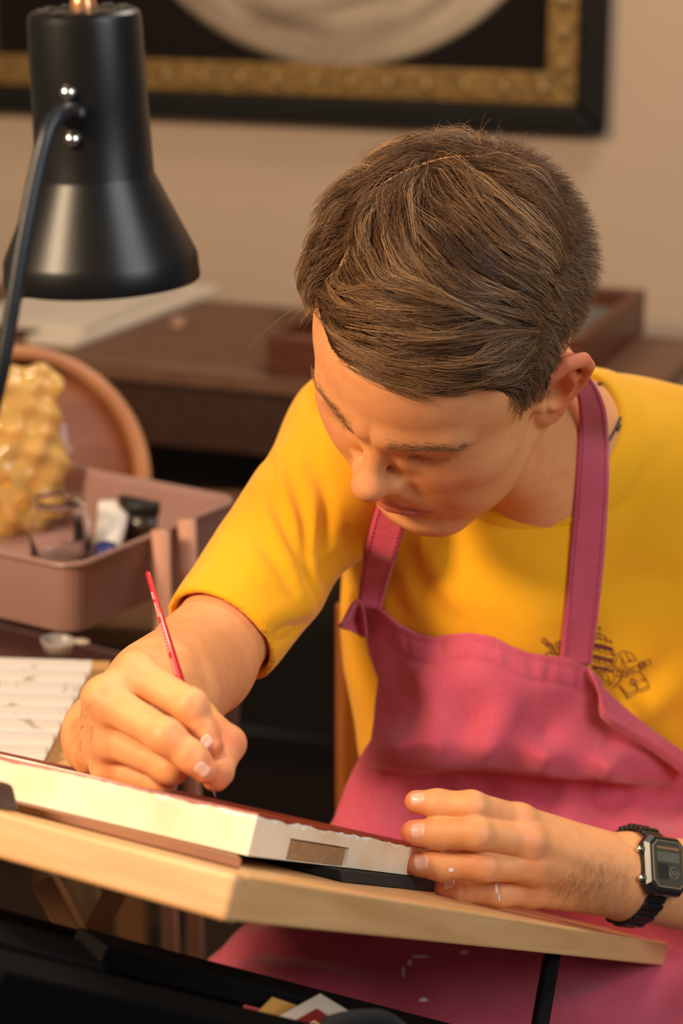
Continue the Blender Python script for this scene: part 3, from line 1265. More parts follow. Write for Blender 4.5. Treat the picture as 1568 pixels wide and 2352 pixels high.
maple = wood('maple', rgb(196, 146, 92), rgb(216, 170, 116), .42, (26, 2.2, 26), 3.0)
maple_e = wood('maple_edge', rgb(200, 148, 94), rgb(222, 174, 120), .42, (1.6, 22, 26), 3.0)
TH = .0235
bd = empty('drawing_board', BA)
board_top = bm_obj('board_panel', hexa([(.010, .004, -TH), (.36, .004, -TH), (.36, BL2, -TH * .78), (.010, BL2, -TH * .78), (.010, .004, 0), (.36, .004, 0), (.36, BL2, 0), (.010, BL2, 0)]), maple, bevel=.0015)
edge_r = bm_obj('edge_strip', hexa([(0, .010, -TH), (.0105, .010, -TH), (.0105, BL2, -TH * .70), (0, BL2, -TH * .70), (0, .010, .0004), (.0105, .010, .0004), (.0105, BL2, .0004), (0, BL2, .0004)]), maple, bevel=.0015)
edge_h = bm_obj('edge_strip', hexa([(0, -.004, -TH - .001), (.36, -.004, -TH - .001), (.36, .0102, -TH - .001), (0, .0102, -TH - .001), (0, -.004, .0006), (.36, -.004, .0006), (.36, .0102, .0006), (0, .0102, .0006)]), maple_e, bevel=.003, seg=3)
for o in (board_top, edge_r, edge_h):
    on_board(o)
adopt(bd, board_top, edge_r, edge_h)
tag(bd, 'light maple drawing board tilted towards the man', 'board')

# the gessoed panel, turned a little on the board
a1 = np.array([.987, -.16]); a2 = np.array([.16, .987])
PN = np.array([.056, .100])


def pan(s, t, h):
    """corner in board axes: s along the left edge, t along the right edge"""
    uv = PN + a1 * s + a2 * t
    base = .0066 - .022 * s + .0068 * t
    return (uv[0], uv[1], max(base, .0022) + h * (1 - .17 * t / .405))


PS, PT, PH = .30, .405, .0238
gesso = bpy.data.materials.new('gessoed_edge')
gesso.use_nodes = True
nt = gesso.node_tree
b = nt.nodes['Principled BSDF']
b.inputs['Roughness'].default_value = .5
tc = nt.nodes.new('ShaderNodeTexCoord')
n1 = nt.nodes.new('ShaderNodeTexNoise'); n1.inputs['Scale'].default_value = 24; n1.inputs['Detail'].default_value = 5
n2 = nt.nodes.new('ShaderNodeTexNoise'); n2.inputs['Scale'].default_value = 70; n2.inputs['Detail'].default_value = 7
for n_ in (n1, n2):
    nt.links.new(tc.outputs['Object'], n_.inputs['Vector'])
cr = nt.nodes.new('ShaderNodeValToRGB')
cr.color_ramp.elements[0].position = .35; cr.color_ramp.elements[0].color = rgb(230, 204, 164)
cr.color_ramp.elements[1].position = .62; cr.color_ramp.elements[1].color = rgb(238, 224, 198)
nt.links.new(n1.outputs['Fac'], cr.inputs[0])
# white gesso drips from the upper edge
sx = nt.nodes.new('ShaderNodeSeparateXYZ')
nt.links.new(tc.outputs['Object'], sx.inputs[0])
ad = nt.nodes.new('ShaderNodeMath'); ad.operation = 'MULTIPLY_ADD'; ad.inputs[1].default_value = .012; ad.inputs[2].default_value = 0
nt.links.new(n2.outputs['Fac'], ad.inputs[0])
sm = nt.nodes.new('ShaderNodeMath'); sm.operation = 'ADD'
nt.links.new(sx.outputs['Z'], sm.inputs[0]); nt.links.new(ad.outputs[0], sm.inputs[1])
th = nt.nodes.new('ShaderNodeMapRange'); th.inputs[1].default_value = .0330; th.inputs[2].default_value = .0350
nt.links.new(sm.outputs[0], th.inputs[0])
mx = nt.nodes.new('ShaderNodeMix'); mx.data_type = 'RGBA'; mx.inputs[7].default_value = rgb(250, 246, 236)
nt.links.new(cr.outputs[0], mx.inputs[6]); nt.links.new(th.outputs[0], mx.inputs[0])
nt.links.new(mx.outputs[2], b.inputs['Base Color'])
ip = empty('icon_panel', bpt(PN[0] + .05, PN[1] + .1, .01))
# side facing the sitter's left has a slot for the cross batten: build the block around it
S0, S1, SH = .062, .172, .0135
blockc = [pan(0, 0, 0), pan(PS, 0, 0), pan(PS, PT, 0), pan(0, PT, 0), pan(0, 0, PH), pan(PS, 0, PH), pan(PS, PT, PH), pan(0, PT, PH)]
bm = bmesh.new()
vv = {}


def bv_(s, t, h):
    k = (s, t, h)
    if k not in vv:
        vv[k] = bm.verts.new(pan(s, t, h))
    return vv[k]


SD_ = .006      # slot depth
hl_, hh_ = .0006, SH
f_ = lambda *c: bm.faces.new([bv_(*k) for k in c])
f_((0, 0, PH), (PS, 0, PH), (PS, PT, PH), (0, PT, PH))
f_((0, 0, 0), (0, PT, 0), (PS, PT, 0), (PS, 0, 0))
f_((0, 0, 0), (PS, 0, 0), (PS, 0, PH), (0, 0, PH))
f_((PS, 0, 0), (PS, PT, 0), (PS, PT, PH), (PS, 0, PH))
f_((0, PT, 0), (0, PT, PH), (PS, PT, PH), (PS, PT, 0))
f_((0, 0, 0), (0, 0, PH), (0, S0, hh_), (0, S0, hl_))
f_((0, 0, PH), (0, PT, PH), (0, S1, hh_), (0, S0, hh_))
f_((0, PT, PH), (0, PT, 0), (0, S1, hl_), (0, S1, hh_))
f_((0, PT, 0), (0, 0, 0), (0, S0, hl_), (0, S1, hl_))
for a_, c_ in (((S0, hl_), (S0, hh_)), ((S0, hh_), (S1, hh_)), ((S1, hh_), (S1, hl_)), ((S1, hl_), (S0, hl_))):
    f_((0, a_[0], a_[1]), (0, c_[0], c_[1]), (SD_, c_[0], c_[1]), (SD_, a_[0], a_[1]))
f_((SD_, S0, hl_), (SD_, S0, hh_), (SD_, S1, hh_), (SD_, S1, hl_))
blk_o = on_board(bm_obj('panel_block', bm, gesso, bevel=.0008))
bat = on_board(bm_obj('batten_end', hexa([pan(SD_ - .0045, S0 + .0006, hl_ + .0003), pan(SD_, S0 + .0006, hl_ + .0003), pan(SD_, S1 - .003, hl_ + .0003), pan(SD_ - .0045, S1 - .003, hl_ + .0003),
                                          pan(SD_ - .0045, S0 + .0006, hh_ - .0008), pan(SD_, S0 + .0006, hh_ - .0008), pan(SD_, S1 - .003, hh_ - .0008), pan(SD_ - .0045, S1 - .003, hh_ - .0008)]),
                      wood('batten_wood', rgb(150, 112, 76), rgb(172, 134, 96), .55, (3, 60, 60), 4), bevel=.0003))
redp = mat('red_ground', rgb(150, 44, 28), .4, noise=.5, nscale=40, color2=rgb(112, 26, 18), bump=.3, bscale=90)
e_ = .0006
# painted red ground: uneven rim folded a little over the edges
rg = np.random.default_rng(3)
V, Fc = [], []
rim = []
nS_, nT_ = 90, 120
loop = [(PS * i / nS_, 0) for i in range(nS_, 0, -1)] + [(0, PT * i / nT_) for i in range(nT_)] + [(0, PT), (PS, PT)]
wob = np.convolve(rg.normal(0, 1, len(loop) + 8), np.ones(5) / 5, 'same')[4:-4]
for k, (s, t) in enumerate(loop):
    ds = (e_ if s == 0 else 0, e_ if t == 0 else 0)
    drop = max(.0002, .0011 + .0011 * wob[k])
    V.append(pan(s - ds[0], t - ds[1], PH - drop))
    V.append(pan(s - ds[0] * .8, t - ds[1] * .8, PH + .0005))
    V.append(pan(s + .004 * (s == 0), t + .004 * (t == 0), PH + .0007))
n_ = len(loop)
for k in range(n_ - 1):
    Fc += [(3 * k, 3 * k + 3, 3 * k + 4, 3 * k + 1), (3 * k + 1, 3 * k + 4, 3 * k + 5, 3 * k + 2)]
Fc.append(tuple(3 * k + 2 for k in range(n_)))
red_o = on_board(mesh_obj('red_ground', V, Fc, redp, smooth=False))
red_o['label'] = 'thin red paint layer over the panel face'
# small red brush marks on the side and a smear of white
def mark(s_, pts, r, m):
    L = [np.array(pan(-.0002, t, h)) for t, h in pts]
    v, f = tube(catmull(L, 4), r, 6)
    return on_board(mesh_obj('paint_mark', v, f, m))


marks = [mark(0, [(.352, .0150), (.356, .0128), (.353, .0112)], .0007, redp), mark(0, [(.358, .0120), (.353, .0118), (.350, .0122)], .0006, redp), mark(0, [(.336, .0080), (.344, .0086), (.349, .0078)], .0005, redp)]
adopt(ip, blk_o, bat, red_o, *marks)
tag(ip, 'thick gessoed wooden icon panel with a red painted edge on the drawing board', 'panel')
# dark batten strip under the panel
st = empty('support_strip', bpt(.2, .12, 0))
so_ = on_board(bm_obj('strip', hexa([(.036, .060, .0005), (.46, .010, .0005), (.47, .050, .0005), (.075, .118, .0005), (.036, .060, .0058), (.46, .010, .0024), (.47, .050, .0022), (.075, .118, .0062)]),
                      wood('dark_strip', rgb(118, 66, 28), rgb(140, 82, 38), .5, (3, 40, 40), 4), bevel=.0006))
adopt(st, so_)
tag(st, 'dark brown wooden strip wedged between the panel and the board', 'strip')
bw = on_board(bm_obj('foam_wedge', hexa([(.062, .230, .0004), (.20, .230, .0004), (.22, .470, .0004), (.112, .470, .0004), (.066, .230, .0070), (.20, .230, .0055), (.22, .470, .0072), (.116, .470, .0084)]), mat('black_foam', rgb(18, 16, 15), .9), bevel=.001))
tag(bw, 'black padding under the far end of the panel', 'padding')
# clip of black plastic on the board's upper edge at the frame's left
cl = empty('board_clip', bpt(.17, .02, .004))
k1 = on_board(bm_obj('clip_body', hexa([(.158, -.006, .0008), (.26, -.006, .0008), (.26, .030, .0008), (.164, .030, .0008), (.166, -.004, .0150), (.26, -.004, .0150), (.26, .026, .0150), (.170, .026, .0150)]), mat('black_plastic', rgb(34, 36, 38), .4), bevel=.003, seg=3))
adopt(cl, k1)
tag(cl, 'black plastic clip on the upper edge of the drawing board', 'clip')

# ------------------------------------------------------------------ black stand under the board
steel = mat('black_steel', rgb(13, 11, 11), .7, spec=.1)
stand = empty('board_stand', np.array([.1, -.1, 0]))
ks = []


def bar(name, a, b_, w_, h_, m, up=(0, 0, 1), bevel=.002):
    a, b_ = np.asarray(a, float), np.asarray(b_, float)
    d = b_ - a
    dn = d / np.linalg.norm(d)
    s = np.cross(dn, np.asarray(up, float)); s /= np.linalg.norm(s)
    u = np.cross(s, dn)
    return bm_obj(name, obox(a - s * w_ / 2 - u * h_ / 2, d, s * w_, u * h_), m, bevel=bevel)


t_ = P(1252, 2212, 1.66)
u_ = bpt(.05, .44, -.022)
ks.append(bar('strut', P(1268, 2190, 1.66), P(1228, 2420, 1.60), .010, .016, steel, up=AXF))
ks.append(bar('cross_beam', P(200, 2175, 1.33), P(1180, 2425, 1.56), .030, .0135, steel))
ks.append(bar('cross_beam', P(-60, 2150, 1.30), P(222, 2222, 1.33), .030, .0150, steel))
ks.append(bar('side_rail', P(-60, 2310, 1.24), P(700, 2480, 1.34), .03, .055, mat('black_matte', rgb(9, 8, 8), .9, spec=.08)))
ks.append(bar('cover_panel', P(-120, 2235, 1.36), P(520, 2400, 1.42), .004, .090, mat('black_cloth', rgb(8, 7, 7), .95, spec=.05)))
for (x_, y_, D_) in ((60, 2200, 1.36), (1000, 2420, 1.52)):
    t0 = P(x_, y_, D_)
    ks.append(bar('leg', t0, (t0[0], t0[1], 0.0), .03, .03, steel, up=(0, 1, 0)))
t0 = P(1228, 2420, 1.60)
ks.append(bar('leg', t0, (t0[0], t0[1], 0.0), .02, .02, steel, up=(0, 1, 0)))
adopt(stand, *ks)
tag(stand, 'black steel stand of beams and struts carrying the drawing board', 'stand')


# cards lying low in front
def card(name, pts, m, label, cat='card', th=.0012, D_=None):
    c = [P(*p_) for p_ in pts]
    n = np.cross(c[1] - c[0], c[3] - c[0]); n /= np.linalg.norm(n)
    if n @ AXF > 0:
        n = -n
    o = bm_obj(name, hexa([q - n * th for q in c] + c), m)
    tag(o, label, cat)
    return o, c, n


card('kraft_sheet', [(555, 2360, 1.36), (625, 2290, 1.39), (690, 2312, 1.40), (640, 2420, 1.35)], mat('kraft', rgb(176, 128, 56), .8), 'brown kraft sheet at the bottom beside the white card', 'sheet')
pcard, cc, cn = card('print_card', [(590, 2362, 1.345), (735, 2282, 1.395), (840, 2346, 1.38), (700, 2440, 1.32)], mat('grey_card', rgb(168, 158, 146), .7), 'grey-white card printed with a red diamond', 'card')
cx0 = (cc[0] + cc[2]) / 2
ux, uy = (cc[1] - cc[0]), (cc[3] - cc[0])
o_ = cc[0] + ux * .14 + uy * .16 + cn * .0004


def quad(name, o, a, c, m, parent, th=.0003):
    k = bm_obj(name, obox(o, a, c, cn * th), m)
    adopt(parent, k)
    return k


base = cc[0]
for k_, m_, t_ in ((.23, mat('dark_red_print', rgb(104, 22, 16), .6), .0003), (.42, mat('cream_line', rgb(214, 190, 150), .6), .0006), (.45, mat('dark_red_print_b', rgb(118, 28, 20), .6), .0009)):
    k2 = bm_obj('print', hexa([base + ux * k_ + uy * k_, base + ux * (1 - k_) + uy * k_, base + ux * (1 - k_) + uy * (1 - k_), base + ux * k_ + uy * (1 - k_)] +
                              [q + cn * t_ for q in (base + ux * k_ + uy * k_, base + ux * (1 - k_) + uy * k_, base + ux * (1 - k_) + uy * (1 - k_), base + ux * k_ + uy * (1 - k_))]), m_, pcard)
pouch = mesh_obj('glove', *tube(catmull([P(740, 2362, 1.33), P(790, 2348, 1.34), P(850, 2342, 1.35), P(890, 2350, 1.36), P(930, 2380, 1.36)], 5), [.001] + [.006] * 19 + [.002], 10), mat('black_knit', rgb(14, 12, 12), .9))
tag(pouch, 'crumpled black cloth below the printed card', 'cloth')
# ------------------------------------------------------------------ pink utility cart
pinkm = mat('rose_enamel', rgb(164, 126, 117), .38, spec=.5, noise=.15, nscale=10)
copper = mat('copper_tube', rgb(206, 152, 128), .32, spec=.6)
NC = P(165, 1300, 2.10)
ZT = NC[2]


def zp(x, y, z):
    d = P(x, y, 1.0) - CAM
    return CAM + d * ((z - CAM[2]) / d[2])


rc_ = zp(545, 1143, ZT)
c1 = rc_ - NC; CW = np.linalg.norm(c1); c1 /= CW
c2 = np.array([-c1[1], c1[0], 0.0])
if c2[0] > 0:
    c2 = -c2
CLEN = .42
cart = empty('utility_cart', np.array([NC[0], NC[1], 0]) + c1 * CW / 2 + c2 * CLEN / 2)
kc = []


def tray(z_top, hgt, name='tray', sh=0.0):
    """tapered open tray with a rolled rim"""
    t = .012
    top = [NC + c1 * (a + sh) + c2 * b_ for a, b_ in ((0, 0), (CW, 0), (CW, CLEN), (0, CLEN))]
    top = [np.array([q[0], q[1], z_top]) for q in top]
    ctr = sum(top) / 4
    n = 6

    def ring(scale_off, z, r):
        out = []
        for i in range(4):
            p0, pc, p1 = top[i - 1], top[i], top[(i + 1) % 4]
            da, db = (p0 - pc), (p1 - pc)
            da /= np.linalg.norm(da); db /= np.linalg.norm(db)
            cc_ = pc + (da + db) * (scale_off + r)
            for k in range(n + 1):
                a = math.pi / 2 * k / n
                v = -da * math.cos(a) * 0 + (-(db) * math.cos(a) - da * math.sin(a))
                v = -(db * math.cos(a) + da * math.sin(a))
                out.append(np.array([*(cc_ + v * r)[:2], z]))
        return out
    R = .022
    rings = [ring(.006, z_top - hgt, R), ring(.000, z_top - .006, R), ring(-.004, z_top - .002, R + .003), ring(-.003, z_top, R + .002), ring(.001, z_top, R), ring(.003, z_top - .006, R - .001), ring(.009, z_top - hgt + .004, R - .002)]
    V = [p for r in rings for p in r]
    m = len(rings[0])
    Fc = [(i * m + k, i * m + (k + 1) % m, (i + 1) * m + (k + 1) % m, (i + 1) * m + k) for i in range(len(rings) - 1) for k in range(m)]
    Fc.append(tuple(range(m)))
    Fc.append(tuple((len(rings) - 1) * m + k for k in reversed(range(m))))
    return mesh_obj(name, V, Fc, pinkm, smooth=False)


kc.append(tray(ZT, .066))
kc.append(tray(ZT - .195, .066, sh=.018))
kc.append(tray(ZT - .62, .066))
for a_, off in ((.46, -.010), (.62, -.010)):
    q = NC + c1 * CW * a_ - c2 * .0 + c2 * off
    for zt_ in (ZT + .004,):
        v, f = tube([(q[0], q[1], .05), (q[0], q[1], zt_)], .0085, 14)
        kc.append(mesh_obj('post', v, f, copper))
        q2 = q + c2 * (CLEN + .02)
        v, f = tube([(q2[0], q2[1], .05), (q2[0], q2[1], zt_)], .0085, 14)
        kc.append(mesh_obj('post', v, f, copper))
for a_, b_ in ((0, 0), (1, 0), (1, 1), (0, 1)):
    q = NC + c1 * CW * (.08 + .84 * a_) + c2 * CLEN * (.08 + .84 * b_)
    v, f = lathe((q[0] - .012, q[1], .025), (1, 0, 0), [(0, .0), (0, .024), (.024, .024), (.024, 0)], 18)
    kc.append(mesh_obj('caster', v, f, mat('grey_rubber', rgb(40, 38, 38), .6)))
    v, f = tube([(q[0], q[1], .03), (q[0], q[1], ZT - .62 - .064)], .006, 8)
    kc.append(mesh_obj('caster_stem', v, f, steel))
adopt(cart, *kc)
tag(cart, 'rose pink three-tier utility cart with copper posts', 'cart')
ZF = ZT - .062


def on_tray(x, y, z=None):
    return zp(x, y, ZF if z is None else z)


# glass jar
glass = mat('clear_glass', (1, 1, 1, 1), .02, trans=1.0, spec=.5)
glass.node_tree.nodes['Principled BSDF'].inputs['IOR'].default_value = 1.22
jq = on_tray(140, 1296)
jb = np.array([jq[0], jq[1], ZF + .0005])
jar = empty('glass_jar', jb)
jr = .0285
v, f = lathe(jb, (0, 0, 1), [(0, 0), (0, jr * .9), (.004, jr), (.040, jr), (.047, jr * .95), (.053, jr * .80), (.055, jr * .86), (.064, jr * .86), (.065, jr * .82), (.065, jr * .76), (.054, jr * .72), (.046, jr * .88), (.039, jr * .93), (.006, jr * .93), (.0045, 0)], 40)
jg = mesh_obj('glass', v, f, glass)
v, f = lathe(jb + (0, 0, .0578), (0, 0, 1), [(0, jr * .865), (.001, jr * .92), (.0025, jr * .92), (.0035, jr * .865)], 40)
jt = mesh_obj('thread', v, f, glass)
adopt(jar, jg, jt)
tag(jar, 'small empty clear glass jar in the cart tray', 'jar')
# dark bottle inside view, next to the jar
db_ = on_tray(150, 1290)
bot = empty('vial', np.array([db_[0] + .022, db_[1] - .018, ZF]))
b0 = np.array([db_[0] + .010, db_[1] + .052, ZF + .0006])
v, f = lathe(b0, (0, 0, 1), [(0, 0), (0, .007), (.03, .007), (.033, .004), (.037, .004), (.037, 0)], 16)
b1 = mesh_obj('vial_body', v, f, mat('dark_glass', rgb(38, 40, 42), .2))
v, f = lathe(b0 + (0, 0, .0372), (0, 0, 1), [(0, 0), (0, .0052), (.008, .0052), (.009, 0)], 14)
b2_ = mesh_obj('cap', v, f, mat('silver_cap', rgb(190, 186, 180), .3, metal=.7))
adopt(bot, b1, b2_)
tag(bot, 'dark vial with a silver cap standing behind the glass jar', 'vial')
# plastic bottle with nozzle behind the jar
pb0 = on_tray(150, 1190)
pb0 = np.array([pb0[0], pb0[1], ZF + .0006])
pbt = empty('squeeze_bottle', pb0)
v, f = lathe(pb0, (0, 0, 1), [(0, 0), (0, .014), (.05, .014), (.058, .008), (.062, .008), (.062, 0)], 24)
k1 = mesh_obj('bottle', v, f, mat('milky_plastic', rgb(206, 176, 160), .3, trans=.3))
v, f = lathe(pb0 + (0, 0, .0622), (0, 0, 1), [(0, 0), (0, .009), (.010, .009), (.012, .005), (.034, .0035), (.036, 0)], 20)
k2 = mesh_obj('nozzle', v, f, mat('lilac_plastic', rgb(190, 160, 160), .35))
adopt(pbt, k1, k2)
tag(pbt, 'pale squeeze bottle with a nozzle behind the glass jar', 'bottle')
# paint tube with blue cap
tq0, tq1 = on_tray(245, 1262, ZF + .012), on_tray(258, 1188, ZF + .03)
tb = empty('paint_tube', on_tray(245, 1262, ZF))
dv = tq1 - tq0; dv /= np.linalg.norm(dv)
sx_ = np.cross(dv, (0, 0, 1.0)); sx_ /= np.linalg.norm(sx_)
nn_ = np.cross(sx_, dv)
V, Fc = [], []
n = 20
for i, (h_, a_, b_) in enumerate([(0, .006, .006), (.004, .013, .011), (.03, .0145, .008), (.055, .0155, .004), (.068, .016, .0012), (.074, .016, .0010)]):
    for k in range(n):
        an = 2 * math.pi * k / n
        V.append(tq0 + dv * h_ + sx_ * a_ * math.cos(an) + nn_ * b_ * math.sin(an))
Fc = [(i * n + k, i * n + (k + 1) % n, (i + 1) * n + (k + 1) % n, (i + 1) * n + k) for i in range(5) for k in range(n)] + [tuple(range(n)), tuple(5 * n + k for k in range(n))]
k1 = mesh_obj('tube_body', V, Fc, mat('white_tube', rgb(224, 216, 206), .4))
v, f = lathe(tq0 - dv * .016, dv, [(0, 0), (0, .011), (.003, .012), (.015, .012), (.0158, .006), (.016, 0)], 24)
k2 = mesh_obj('cap', v, f, mat('blue_cap', rgb(34, 44, 112), .35))
k2['label'] = 'blue screw cap'
adopt(tb, k1, k2)
tag(tb, 'white paint tube with a blue cap in the cart tray', 'tube')
# black jar with lid
lq = on_tray(334, 1240)
lb = np.array([lq[0], lq[1], ZF + .0006])
bj = empty('black_jar', lb)
v, f = lathe(lb, (0, 0, 1), [(0, 0), (0, .024), (.032, .024), (.032, 0)], 32)
k1 = mesh_obj('jar_body', v, f, mat('amber_dark', rgb(48, 34, 20), .3))
v, f = lathe(lb + (0, 0, .0322), (0, 0, 1), [(0, 0), (0, .0255), (.010, .0255), (.0115, .024), (.0115, 0)], 40)
k2 = mesh_obj('lid', v, f, mat('black_lid', rgb(20, 19, 17), .5))
adopt(bj, k1, k2)
tag(bj, 'low jar with a flat black lid beside the paint tube', 'jar')
# clear bag full of yellow pigment lumps
bagc = on_tray(52, 1262)
bg = empty('plastic_bag', np.array([bagc[0], bagc[1], ZF]))
bagS = Group()
b0 = np.array([bagc[0] - .012, bagc[1] + .055, ZF])
bagS.add(ell(b0 + (0, 0, .055), (.052, .034, .058)))
bagS.add(ell(b0 + (.004, 0, .110), (.040, .020, .050)), .03)
bagS.add(ell(b0 + (.014, .0, .150), (.036, .010, .018)), .02)
lo_, hi_ = b0 - (.09, .07, .012), b0 + (.09, .07, .20)
bagS.add(halfspace(b0 + (0, 0, .0008), (0, 0, -1)), 0, 'i')
V, Fq = surface(bagS, lo_, hi_, .0032)
Nn = normals(V, Fq)
rq = np.random.default_rng(8)
ph = rq.uniform(0, 6, 6)
dsp = .0022 * np.sin(V[:, 2] * 150 + V[:, 0] * 120 + ph[0]) + .0018 * np.sin(V[:, 0] * 210 - V[:, 2] * 90 + ph[1]) + .0014 * np.sin(V[:, 2] * 260 + V[:, 1] * 200 + ph[2])
film = bpy.data.materials.new('clear_film')
film.use_nodes = True
fb = film.node_tree.nodes['Principled BSDF']
fb.inputs['Base Color'].default_value = rgb(250, 214, 130)
fb.inputs['Roughness'].default_value = .12
fb.inputs['Transmission Weight'].default_value = .55
fb.inputs['IOR'].default_value = 1.15
fb.inputs['Coat Weight'].default_value = .8
k1 = mesh_obj('film', V + Nn * dsp[:, None], Fq, film)
lm = [mat('yellow_lump', rgb(232, 168, 52), .6), mat('orange_lump', rgb(226, 150, 40), .6), mat('ochre_lump', rgb(214, 160, 70), .6)]
lumps = []
bmL = bmesh.new()
bmesh.ops.create_icosphere(bmL, subdivisions=2, radius=1)
for v_ in bmL.verts:
    v_.co *= 1 + .18 * math.sin(v_.co.x * 5 + v_.co.y * 4) * math.cos(v_.co.z * 4)
meL = bpy.data.meshes.new('lump'); bmL.to_mesh(meL); bmL.free()
meL.materials.append(lm[0])
mes = [meL]
for m_ in lm[1:]:
    e_ = meL.copy(); e_.materials.clear(); e_.materials.append(m_); mes.append(e_)
cnt = 0
tries = 0
placed = []
while cnt < 34 and tries < 900:
    tries += 1
    p_ = b0 + np.array([rq.uniform(-.045, .045), rq.uniform(-.028, .028), rq.uniform(.012, .105)])
    r_ = rq.uniform(.010, .0145)
    if bagS.ev(p_[None])[0] > -r_ - .002 or any(np.linalg.norm(p_ - q_) < (r_ + rr_) * .8 for q_, rr_ in placed):
        continue
    placed.append((p_, r_))
    o = bpy.data.objects.new('lump', mes[cnt % 3])
    COL.objects.link(o)
    o.location = tuple(p_); o.scale = (r_, r_, r_); o.rotation_euler = tuple(rq.uniform(0, 6, 3))
    lumps.append(o)
    cnt += 1
adopt(bg, k1, *lumps)
tag(bg, 'clear plastic bag of yellow lumps standing in the cart tray', 'bag')

# ------------------------------------------------------------------ round wooden hoop board leaning behind the cart
hoopw = wood('bentwood', rgb(170, 112, 74), rgb(190, 132, 90), .45, (4, 4, 4), 3)
hc = P(30, 1105, 2.62)
hn = np.array([.18, -1.0, .22]); hn /= np.linalg.norm(hn)
RH = 312 / FPX * 2.62
hoop = empty('round_tray', hc - np.array([0, 0, RH]))
v, f = lathe(hc, hn, [(-.004, 0), (-.004, RH - .012), (-.006, RH), (.030, RH), (.032, RH - .004), (.030, RH - .014), (.002, RH - .016), (.002, 0)], 96)
rim_ = mesh_obj('rim', v[96:], [tuple(i - 96 for i in q) for q in f if min(q) >= 96 and max(q) < 96 * 7], hoopw)
v, f = lathe(hc, hn, [(-.002, 0), (-.002, RH - .013), (.0018, RH - .0165), (.0018, 0)], 96)
dsc = mesh_obj('disc', v, f, wood('disc_wood', rgb(132, 76, 48), rgb(150, 92, 60), .5, (3, 3, 20), 3))
adopt(hoop, rim_, dsc)
tag(hoop, 'large round bentwood tray leaning upright behind the pink cart', 'tray')
# low cabinet it stands on
hz = hc[2] - RH - .004
tz = zp(430, 1105, hz + .0)
cab = empty('side_table', np.array([hc[0], hc[1], 0]))
cw = wood('oak_side', rgb(98, 64, 36), rgb(116, 78, 44), .5, (2, 12, 12), 3)
ztop = hc[2] - RH - .006
tt = zp(420, 1092, ztop)
to = np.array([-1.05, tt[1] - .50, 0])
kk = [bm_obj('table_top', obox(to + (0, 0, ztop - .025), (tt[0] + .12 + 1.05, -.10, 0), (.04, .52, 0), (0, 0, .025)), cw, bevel=.003)]
for x_, y_ in ((.02, .02), (.72, -.05), (.05, .45), (.75, .38)):
    kk.append(bm_obj('leg', obox(to + (x_, y_, 0), (.04, 0, 0), (0, .04, 0), (0, 0, ztop - .025)), cw, bevel=.003))
adopt(cab, *kk)
tag(cab, 'plain brown side table behind the pink cart', 'table')
hoop.location.z += 0

# ------------------------------------------------------------------ small work table with the white palette
ZW = .800
wt = mat('table_maple', rgb(206, 158, 98), .5, noise=.4, nscale=6, color2=rgb(190, 140, 84), stretch=(2, 14, 8))


def tp(x, y, h=0.0):
    return zp(x, y, ZW + h)


ta, tb_, tcn = tp(262, 1535), tp(-220, 1470), tp(100, 1860)
wtab = empty('work_table', np.array([-.45, -.1, 0]))
r1 = tp(258, 1516)
r2 = tp(150, 1800)
dv1 = (r2 - r1); dv1[2] = 0; dv1 /= np.linalg.norm(dv1)
dl1 = np.array([dv1[1], -dv1[0], 0.0])
if dl1[0] > 0:
    dl1 = -dl1
tl = np.array([r1[0], r1[1], 0])
kk = [bm_obj('table_top', obox(tl + (0, 0, ZW - .022), dl1 * .55, dv1 * .34, (0, 0, .022)), wt, bevel=.003)]
legw = wood('pine_leg', rgb(128, 94, 56), rgb(146, 110, 68), .5, (20, 20, 3), 3)
for s_, t_ in ((.03, .02), (.50, .02), (.30, .29), (.50, .29)):
    kk.append(bar('leg', tl + dl1 * s_ + dv1 * t_ + (0, 0, ZW - .022), tl + dl1 * (s_ if s_ > .2 else s_ - .0) + dv1 * t_, .03, .03, legw, up=(0, 1, 0)))
kk.append(bar('brace', P(92, 2000, 1.86), P(182, 2172, 1.90), .018, .024, legw, up=AXF))
kk.append(bar('brace', P(290, 2000, 1.92), P(196, 2180, 1.93), .018, .030, legw, up=AXF))
adopt(wtab, *kk)
tag(wtab, 'light wooden work table at the left with crossed braces', 'table')
# corrugated white palette
p0, p1 = tp(212, 1522, .012), tp(92, 1752, .012)
pr = (p1 - p0); pr[2] = 0
PLn = np.linalg.norm(pr); pr /= PLn
pl_ = np.array([pr[1], -pr[0], 0.0])
if pl_[0] > 0:
    pl_ = -pl_
pal = empty('paint_palette', np.array([p0[0], p0[1], ZW]) + pr * PLn / 2 + pl_ * .1)
PLn = max(PLn, .20)
nR = 8
zz = ZW + .0006
PWd = .24
parts_ = []
pwm = bpy.data.materials.new('white_porcelain')
pwm.use_nodes = True
nt = pwm.node_tree
b = nt.nodes['Principled BSDF']
b.inputs['Roughness'].default_value = .3
tc = nt.nodes.new('ShaderNodeTexCoord')
n1 = nt.nodes.new('ShaderNodeTexNoise'); n1.inputs['Scale'].default_value = 26; n1.inputs['Detail'].default_value = 5; n1.inputs['Distortion'].default_value = 1.2
nt.links.new(tc.outputs['Object'], n1.inputs['Vector'])
cr = nt.nodes.new('ShaderNodeValToRGB')
cr.color_ramp.elements[0].position = .60; cr.color_ramp.elements[0].color = rgb(214, 210, 205)
cr.color_ramp.elements[1].position = .70; cr.color_ramp.elements[1].color = rgb(140, 100, 66)
nt.links.new(n1.outputs['Fac'], cr.inputs[0])
nt.links.new(cr.outputs[0], b.inputs['Base Color'])
